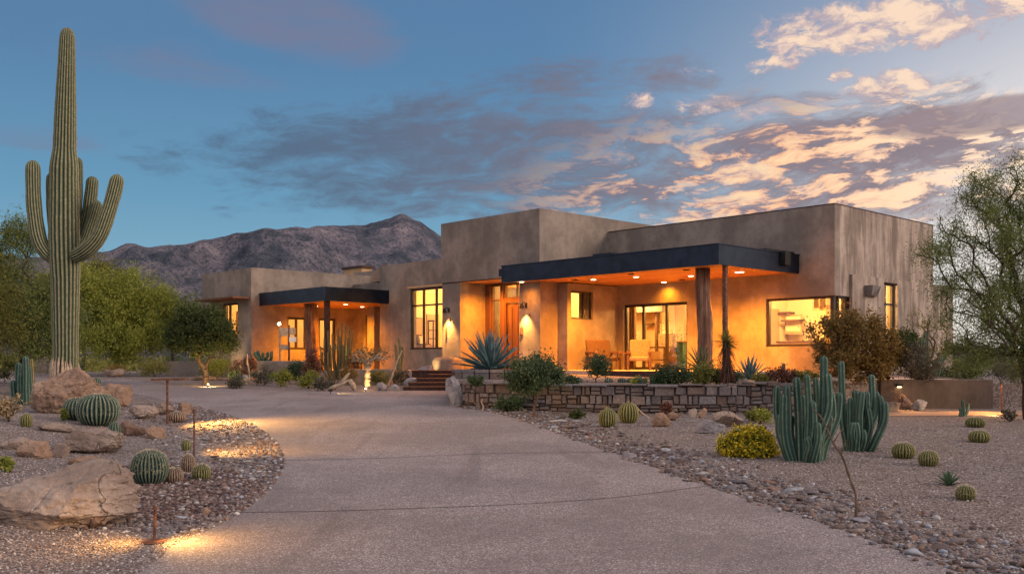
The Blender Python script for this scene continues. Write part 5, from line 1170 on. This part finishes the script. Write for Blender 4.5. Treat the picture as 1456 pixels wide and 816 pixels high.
# driftwood at the far drive edge
mb = MB(); x, y, z = hit(480, 556)
for pts, r in [([(463, 556), (475, 550), (488, 545), (497, 540)], .05), ([(497, 540), (502, 548), (505, 556)], .07), ([(480, 549), (492, 536), (497, 530)], .04)]:
    mb.tube([at(px, py, y+.1) for px, py in pts], [r, r*1.3, r, r*.5] if len(pts) == 4 else [r, r*1.2, r*.6], 8)
tag(mb.build('driftwood', M['bark_pale'], smooth=True, loc=(x, y, z)), 'bleached driftwood branch lying at the far drive edge', 'driftwood')
# garden uplights: small bullet fixtures
def uplight(px, py, z, target, e, ang, label, col=(1, .62, .22)):
    x, y, zz = z if isinstance(z, tuple) else (on(px, py, z) if z is not None else hit(px, py)); u = empty('garden_uplight', (x, y, zz), label, 'spotlight', 'garden uplights')
    t = Vector(target); d = (t-Vector((x, y, zz+.1))).normalized(); c = Vector((x, y, zz+.1)); mb = MB(); mb.tube([c-d*.06, c+d*.05], [.03, .042], 10, cap=False); mb.tube([(x, y, zz-.02), (x, y, zz+.08)], .01, 6); mb.build('lamp_body', M['black_metal'], u)
    mb = MB(); mb.tube([c+d*.02, c+d*.03], [.034, .034], 10); mb.build('lens', M['bulb'], u)
    spot(tuple(c+d*.07), target, e, ang, col, .03)
x, y, z = hit(301, 546); uplight(296, 551, None, (x-.1, y+1.0, z+.35), 420, 130, 'garden uplight under the dark round tree')
uplight(520, 557, None, at(523, 520, 32.0), 160, 60, 'garden uplight below the pale bonsai trunk')
x, y, z = hit(490, 560); uplight(470, 560, None, (x+.5, y+.2, z+.1), 60, 100, 'garden uplight beside the driftwood')
uplight(612, 531, (-2.75, 32.2, FZ-.02), (*lw(-13.2, -2.6), 2.2), 40, 110, 'garden uplight at the wall left of the entry pillar')
uplight(1428, 592, None, (9.5, 20.3, .7), 60, 120, 'garden uplight at the right end of the side walk')
x, y = (1424-CX)/F*20.7, 20.7; z = G(x, y)  # post light added to throw the walk's orange glow from here
pl = empty('path_light', (x, y, z), 'slim rusty post light added beside the side walk at the far right', 'path light'); mb = MB(); mb.tube([(x, y, z-.05), (x, y, z+.62)], .016, 8); mb.build('post', M['rust'], pl)
mb = MB(); mb.tube([(x, y, z+.62), (x, y, z+.65)], [.06, .03], 10); mb.build('lamp_head', M['rust'], pl)
spot((x-.02, y-.02, z+.60), (x-.7, y-.3, z), 150, 140, col=(1, .45, .12))
x, y = 8.6, 21.86; pl = empty('added_wall_light', (x, y, 1.15), 'small hooded lamp added on the face of the concrete wall', 'added wall light'); mb = MB(); mb.box(x-.06, x+.06, y-.08, y+.03, 1.16, 1.22); mb.build('hood', M['black_metal'], pl); mb = MB(); mb.box(x-.04, x+.04, y-.06, y-.01, 1.145, 1.158); mb.build('lens', M['bulb'], pl)  # added lamp, gives the glow on the side walk a source
spot((x, y-.05, 1.13), (x+.1, y-1.2, .6), 110, 120, col=(1, .45, .12))
# uplight fixture added for the spot on the left wing wall
uplight(0, 0, (*lw(-22.4, -6.6), G(*lw(-22.4, -6.6))), (*lw(-22.9, -5.8), 2.1), 70, 110, 'garden uplight added at the foot of the left wing corner')
# =================================================================== PATIO FURNITURE AND ROOM CONTENTS
def armchair(name, x, y, z, rot, m, label, w=.75, s=1.0, legs=True):
    e = empty(name, (x, y, z), label, 'chair'); c, sn = math.cos(rot), math.sin(rot)
    def bx(nm, x0, x1, y0, y1, z0, z1, mm, bev=.03, tilt=0):
        mb = MB(); q = []
        for (u, v, h) in [(x0, y0, z0), (x1, y0, z0), (x1, y1, z0), (x0, y1, z0), (x0, y0+tilt, z1), (x1, y0+tilt, z1), (x1, y1+tilt, z1), (x0, y1+tilt, z1)]:
            u *= s; v *= s; q.append((x+u*c-v*sn, y+u*sn+v*c, z+h*s))
        mb.hexa(q); o = mb.build(nm, M[mm], e); b = o.modifiers.new('edge', 'BEVEL'); b.width = bev; b.segments = 3; return o
    h = w/2
    bx('seat', -h+.08, h-.08, -.34, .32, .28, .42, m, .05); bx('backrest', -h+.06, h-.06, .26, .38, .36, .95, m, .05, .12)
    for k in (-1, 1): bx('armrest', min(k*h, k*(h-.09)), max(k*h, k*(h-.09)), -.36, .36, .50, .58, 'dark_wood', .02); 
    for k in (-1, 1):
        for v in (-.33, .29): bx('leg', k*(h-.045)-.03, k*(h-.045)+.03, v, v+.05, 0, .5, 'dark_wood', .008)
    return e
def p_ab(px, b): a = a_at(px, b); return lw(a, b)
x, y = p_ab(858, -1.7); armchair('patio_chair', x, y, FZ, R(20), 'fabric_rust', 'wide rust coloured patio chair behind the green shrub', w=.95)
x, y = p_ab(909, -1.3); armchair('patio_chair', x, y, FZ, R(-10), 'fabric_chair', 'cushioned wooden patio armchair in front of the sliding doors')
mb = MB(); x, y = p_ab(884, -1.7); t = empty('patio_table', (x, y, FZ), 'small dark side table between the patio chairs', 'table')
mb.tube([(x, y, FZ+.50), (x, y, FZ+.54)], [.26, .26], 20); mb.build('table_top', M['dark_wood'], t)
for k in range(4): mb = MB(); a = k*math.pi/2+.7; mb.tube([(x+.2*math.cos(a), y+.2*math.sin(a), FZ), (x+.17*math.cos(a), y+.17*math.sin(a), FZ+.5)], .015, 6); mb.build('leg', M['dark_wood'], t)
# bench platform dark edge in front of the patio
lowb = MB(); lowb.lbox(a_at(862, -3.9), a_at(955, -3.9), -4.15, -3.92, 1.25, FZ+.005); 
tag(lowb.build('deck_edge', M['rust_dark'], loc=(*lw(-5, -4), 1.3)), 'dark steel edge beam along the front of the patio', 'edge beam')
# porch chair and sculpture on the left
x, y = p_ab(498, -3.0); armchair('porch_chair', x, y, FZ-.04, R(60), 'teal_pot', 'dark teal lounge chair on the left porch', w=.7)
def totem():
    y = 34.8; x, _, z = at(402, 512, y); k = y/F; e = empty('metal_sculpture', (x, y, 1.5), 'thin totem sculpture of stacked metal frames with a small lamp on the left porch', 'sculpture')
    for px in (398, 411): mb = MB(); mb.tube([at(px, 514, y), at(px, 462, y)], .035, 6); mb.build('upright', M['rust'] if px > 400 else M['zinc_'] if 'zinc_' in M else M['bark_pale'], e)
    for (x0, x1, y0, y1) in ((399, 410, 466, 478), (412, 420, 466, 476), (411, 421, 479, 486), (399, 410, 490, 497)):
        mb = MB(); a, b = at(x0, y1, y), at(x1, y0, y); mb.box(a[0], b[0], y-.03, y+.03, a[2], b[2]); mb.build('panel', M['white_paint'] if x0 > 405 and y1 > 480 else M['bark_pale'], e)
    mb = MB(); mb.tube([at(398, 462, y), at(396, 459, y)], [.05, .06], 8); mb.build('lamp', M['bulb'], e)
totem()
# ---- inside: living room behind the sliding doors
def ibox(name, label, cat, parts, loc):
    e = empty(name, loc, label, cat)
    for nm, m, boxes in parts:
        mb = MB()
        for b in boxes: mb.lbox(*b)
        mb.build(nm, M[m], e)
    return e
L = lambda px, b: a_at(px, b)
ibox('console_table', 'dark wooden console table seen through the middle sliding door', 'table', [('table_top', 'dark_wood', [(L(926, 1.6), L(950, 1.6), 1.4, 1.9, FZ+.72, FZ+.77)]), ('shelf', 'dark_wood', [(L(926, 1.6), L(950, 1.6), 1.42, 1.88, FZ+.3, FZ+.34)]), ('leg', 'dark_wood', [(L(926, 1.6), L(926, 1.6)+.06, 1.42, 1.48, FZ, FZ+.72)]), ('leg', 'dark_wood', [(L(950, 1.6)-.06, L(950, 1.6), 1.42, 1.48, FZ, FZ+.72)])], (*lw(L(938, 1.6), 1.6), FZ))
ibox('armchair', 'cream upholstered armchair inside behind the console table', 'armchair', [('seat', 'fabric_cream', [(L(928, 2.6), L(948, 2.6), 2.2, 2.9, FZ+.2, FZ+.62)]), ('backrest', 'fabric_cream', [(L(928, 2.6)+.01, L(948, 2.6)-.01, 2.91, 3.1, FZ+.2, FZ+1.25)])], (*lw(L(938, 2.6), 2.6), FZ))
ibox('wall_shelf', 'small wall shelf above the side door inside the living room', 'shelf', [('board', 'dark_wood', [(L(918, 3.7), L(930, 3.7), 3.6, 3.92, FZ+1.6, FZ+1.68), (L(918, 3.7), L(930, 3.7), 3.6, 3.92, FZ+2.1, FZ+2.16)])], (*lw(L(924, 3.7), 3.7), FZ))
ibox('room_divider', 'dark upright timber divider post in the living room', 'post', [('post', 'dark_wood', [(L(931, 3.2), L(933.5, 3.2), 3.2, 3.4, FZ, FZ+2.4)])], (*lw(L(932, 3.2), 3.2), FZ))
ibox('curtain', 'tan curtain at the left inside the sliding doors', 'curtain', [('cloth', 'fabric_tan', [(L(890, .7)+.05*i, L(890, .7)+.05*i+.035, .62+.04*(i % 2), .72+.04*(i % 2), FZ, slz) for i in range(9)])], (*lw(L(895, .7), .7), FZ))
ibox('bookcase', 'grey green display cabinet behind the right sliding door', 'cabinet', [('case', 'teal_pot', [(L(962, 1.6), L(971, 1.6), 1.6, 2.0, FZ, FZ+.9)]), ('shelf', 'dark_wood', [(L(962, 1.6)-.02, L(971, 1.6)+.02, 1.58, 2.02, FZ+.905, FZ+.94)])], (*lw(L(966, 1.6), 1.6), FZ))
def vase(px, b, z, m, label, name='vase', s=1.0, plant=None):
    x, y = lw(L(px, b), b); mb = MB(); e = empty(name, (x, y, z), label, 'vase'); mb.tube([(x, y, z), (x, y, z+.10*s), (x, y, z+.22*s), (x, y, z+.30*s), (x, y, z+.34*s)], [.07*s, .12*s, .10*s, .05*s, .06*s], 14); mb.build('body', M[m], e, smooth=True)
    if plant: C = np.array([x, y, z+.5*s])+np.random.normal(size=(220, 3))*[.13*s, .13*s, .11*s]; leaves('foliage', C, .06, plant, e)
vase(958, 1.7, FZ+.0, 'dark_wood', 'dark floor vase with leaves behind the right sliding door', 'floor_vase', 2.2, 'leaf_dark'); vase(893, 1.6, FZ+.35, 'teal_pot', 'potted plant inside the left sliding door', 'potted_plant', 1.3, 'leaf_dark')
# office behind the corner window
wb = 4.7; zc = lambda py, px, b: z_at(py, L(px, b), b)
ibox('picture_frame', 'large pale framed board on the office wall', 'picture', [('frame', 'cream_dark', [(L(1116, wb), L(1140, wb), wb, wb+.05, zc(475, 1128, wb), zc(447, 1128, wb))]), ('canvas', 'cream_wall', [(L(1118, wb), L(1138, wb), wb-.012, wb-.002, zc(471, 1128, wb), zc(450, 1128, wb))])], (*lw(L(1128, wb), wb), 3))
ibox('wall_shelf', 'upper dark shelf on the office wall', 'shelf', [('board', 'dark_wood', [(L(1113, wb), L(1128, wb), wb-.3, wb+.1, zc(447, 1112, wb), zc(444, 1112, wb))])], (*lw(L(1112, wb), wb), 3))
ibox('wall_shelf', 'short dark shelf with books in front of the pale board', 'shelf', [('board', 'dark_wood', [(L(1112, wb-.3), L(1137, wb-.3), wb-.4, wb-.05, zc(457, 1124, wb-.3), zc(454.5, 1124, wb-.3))])], (*lw(L(1124, wb), wb), 3))
ibox('kitchen_counter', 'long wooden counter under the office shelves', 'counter', [('counter_top', 'dark_wood', [(L(1108, 4.2), L(1160, 4.2), 4.0, 4.7, 2.35, 2.40)]), ('cabinet', 'cream_dark', [(L(1108, 4.2)+.03, L(1160, 4.2)-.03, 4.05, 4.7, FZ, 2.345)])], (*lw(L(1130, 4.2), 4.2), FZ))
ibox('wall_picture', 'small dark framed picture high on the office wall', 'picture', [('frame', 'dark_wood', [(L(1166, wb), L(1173, wb), wb+.0, wb+.05, zc(437, 1170, wb), zc(424, 1170, wb))])], (*lw(L(1170, wb), wb), 3))
ibox('wall_picture', 'second dark framed picture next to the corner of the office', 'picture', [('frame', 'dark_wood', [(L(1157, wb), L(1163, wb), wb+.0, wb+.05, zc(438, 1160, wb), zc(425, 1160, wb))])], (*lw(L(1160, wb), wb), 3))
vase(1110, 1.0, cz0-.25, 'teal_pot', 'dark pot on the office window sill', 'window_pot', .8)
# room behind the tall window, foyer
bq = -1.25; zq = lambda py, px: z_at(py, L(px, bq), bq)
ibox('etagere', 'black metal shelf frame seen through the tall window', 'shelf', [('frame', 'black_metal', [(L(608, bq), L(608, bq)+.04, bq, bq+.04, FZ, zq(455, 608)), (L(615, bq), L(615, bq)+.04, bq, bq+.04, FZ, zq(455, 615)), (L(608, bq), L(615, bq)+.04, bq+.041, bq+.08, zq(457, 611), zq(455, 611))]), ('shelf', 'dark_wood', [(L(608, bq)+.05, L(615, bq)-.01, bq, bq+.3, zq(h, 611), zq(h, 611)+.03) for h in (470, 482, 492)])], (*lw(L(611, bq), bq), FZ))
ibox('sideboard', 'low wooden sideboard seen through the left pane of the tall window', 'cabinet', [('case', 'cream_dark', [(L(586, -1.9), L(600, -1.9), -1.9, -1.5, FZ, FZ+.9)]), ('counter_top', 'dark_wood', [(L(586, -1.9)-.02, L(600, -1.9)+.02, -1.92, -1.48, FZ+.901, FZ+.94)])], (*lw(L(593, bq), bq), FZ))
ibox('wall_picture', 'framed picture hanging behind the tall window', 'picture', [('frame', 'dark_wood', [(-17.09, -17.05, -1.35, -.85, 2.75, 3.45)]), ('canvas', 'cream_dark', [(-17.048, -17.03, -1.31, -.89, 2.79, 3.41)])], (*lw(L(595, 1.9), 1.9), 3))
vase(594, -1.7, FZ+.94, 'fabric_cream', 'cream vase on the sideboard behind the tall window', 'vase', .9)
# =================================================================== LOOSE STONES
random.seed(21); np.random.seed(21)
protos = []
for i in range(12):
    V, Fc = rock_verts(200+i, 2, (1, random.uniform(.55, .85), random.uniform(.22, .38)), .95, 0, .05); me = bpy.data.meshes.new('river_stone'); me.from_pydata(V.tolist(), [], Fc); me.materials.append(M['river_stone']); me.polygons.foreach_set('use_smooth', [True]*len(me.polygons)); protos.append(me)
def along(line, off0, off1, side):
    i = random.randrange(len(line)-1); L_ = [math.dist(a, b) for a, b in zip(line, line[1:])]; i = random.choices(range(len(L_)), L_)[0]; t = random.random(); (x0, y0), (x1, y1) = line[i], line[i+1]; x, y = x0+(x1-x0)*t, y0+(y1-y0)*t; l = L_[i] or 1
    nx, ny = (y1-y0)/l, -(x1-x0)/l; o = random.uniform(off0, off1)*side; return x+nx*o, y+ny*o
Rl = [p for p in RIGHT if 6 < p[1] < 22.5]; Ll = [p for p in LEFT if 6.5 < p[1] < 21]
def place(x, y, s, label, grp):
    o = bpy.data.objects.new('river_stone', random.choice(protos)); scene.collection.objects.link(o); o.location = (x, y, G(x, y)+s*.12); o.scale = (s, s*random.uniform(.7, 1.1), s*random.uniform(.7, 1.1)); o.rotation_euler = (random.uniform(-.2, .2), random.uniform(-.2, .2), random.random()*6.28); tag(o, label, 'stone', grp)
n = 0; tries = 0; used = []
def free(x, y, r):
    for (a, b, c) in used:
        if (a-x)**2+(b-y)**2 < (r*.75+c*.75)**2: return False
    used.append((x, y, r)); return True
while n < 175 and tries < 6000:
    tries += 1; x, y = along(Rl, .02, 1.05 if random.random() < .5 else .6, -1)
    if in_drive(x, y): continue
    s = random.uniform(.05, .125)*(1.5 if random.random() < .18 else 1)
    if free(x, y, s): place(x, y, s, 'flat river stone in the border between the driveway and the tall cacti', 'river stones along the right drive edge'); n += 1
n = 0; tries = 0
while n < 115 and tries < 6000:
    tries += 1; x, y = along(Ll, .03, random.choice([.5, 1.1, 1.6]), -1)
    if in_drive(x, y) or y > 19 or y < 8.4: continue
    s = random.uniform(.04, .085)
    if free(x, y, s): place(x, y, s, 'river stone in the dark rock bed inside the curve of the driveway', 'river stones in the left rock bed'); n += 1
def stone_field(name, pts, smin, smax, m, flat=.6, lift=.2, sub=1):
    V0, F0_ = ico(sub) if sub else (None, None); V0 = V0; F0_ = np.array(F0_); n = len(pts); pts = np.array(pts)
    s = np.random.uniform(smin, smax, n); a = np.random.uniform(0, 6.283, n); sc = np.stack([s, s*np.random.uniform(.55, .95, n), s*np.random.uniform(.35, .8, n)*flat/.6], 1)
    V = V0[None]*(1+np.random.normal(size=(n, len(V0), 1))*.13)*sc[:, None, :]; c, sn = np.cos(a)[:, None], np.sin(a)[:, None]; X = V[..., 0]*c-V[..., 1]*sn; Y = V[..., 0]*sn+V[..., 1]*c; V = np.stack([X, Y, V[..., 2]], 2)+pts[:, None, :]+np.stack([0*s, 0*s, s*lift], 1)[:, None, :]
    me = bpy.data.meshes.new(name); k = len(V0); Fa = (F0_[None]+np.arange(n)[:, None, None]*k).reshape(-1, 3).astype(np.int32)
    me.vertices.add(n*k); me.vertices.foreach_set('co', V.astype(np.float32).ravel()); me.loops.add(Fa.size); me.loops.foreach_set('vertex_index', Fa.ravel()); me.polygons.add(len(Fa)); me.polygons.foreach_set('loop_start', np.arange(0, Fa.size, 3, dtype=np.int32)); me.materials.append(M[m]); me.update(calc_edges=True)
    o = bpy.data.objects.new(name, me); scene.collection.objects.link(o); return tag(o, kind='stuff')
pts = []
while len(pts) < 2600:
    x, y = along(Rl, .0, random.choice([.5, .9, 1.3]), -1)
    if not in_drive(x, y): pts.append((x, y, G(x, y)))
while len(pts) < 5400:
    x, y = along([p for p in LEFT if 8.2 < p[1] < 24], .0, random.choice([.4, 1.0, 1.9]), -1)
    if not in_drive(x, y): pts.append((x, y, G(x, y)))
for a, b in ((-8.5, 33.0), (-3.2, 29)): pass
for _ in range(70):      # strays on the drive's edges
    x, y = along(Rl, -.10, .02, -1)
    pts.append((x, y, G(x, y)+.006))
o = stone_field('small_river_stones', pts, .012, .042, 'river_stone_mix', sub=1); tag(o, 'small mixed river stones filling the borders of the driveway', 'stones')
# gravel grains
pts = []
while len(pts) < 24000:
    t = random.random(); y = 6.3+14*t**1.6; x = random.uniform(-.56*y, .56*y)
    if in_drive(x, y): continue
    if x > 0 and y > 19.3: continue
    pts.append((x, y, G(x, y)))
o = stone_field('loose_gravel', pts, .005, .015, 'gravel_mix', sub=1, lift=.3); tag(o, 'loose pinkish desert gravel on both sides of the driveway', 'gravel')
pts = []
cx_, cy_ = flat_hit(250, 700)
while len(pts) < 4200:
    px, py = random.uniform(60, 380), random.uniform(655, 745); q = flat_hit(px, py)
    if ((px-230)/150)**2+((py-700)/40)**2 > 1 or in_drive(*q): continue
    pts.append((*q, G(*q)))
o = stone_field('dark_gravel', pts, .012, .035, 'dark_gravel', sub=1); tag(o, 'dark wine coloured gravel round the cacti of the left rock bed', 'gravel')
# distant low desert brush
random.seed(31); np.random.seed(31)
def brush(name, x0, x1, y0, y1, n, h, lab):
    C = []
    for _ in range(n):
        y = random.uniform(y0, y1); x = random.uniform(x0, x1)*y/ y0; r = random.uniform(.6, 1.8)*h; m = np.random.normal(size=(90, 3)); m /= np.linalg.norm(m, axis=1)[:, None]; m[:, 2] = abs(m[:, 2]); C.append(np.array([x, y, G(x, y)])+m*np.random.uniform(.5, 1, (90, 1))*[r, r, r*.8])
    o = leaves(name, np.concatenate(C), .22, 'leaf_palo' if 'right' in lab else 'leaf_olive', loc=(0, y0, 1), aspect=.6); tag(o, lab, 'brush', kind='stuff')
brush('desert_brush', -45, -18, 52, 110, 260, 1.1, 'low desert brush far behind the left trees'); brush('desert_brush', 17, 45, 40, 100, 240, 1.0, 'low desert brush far behind the right tree')
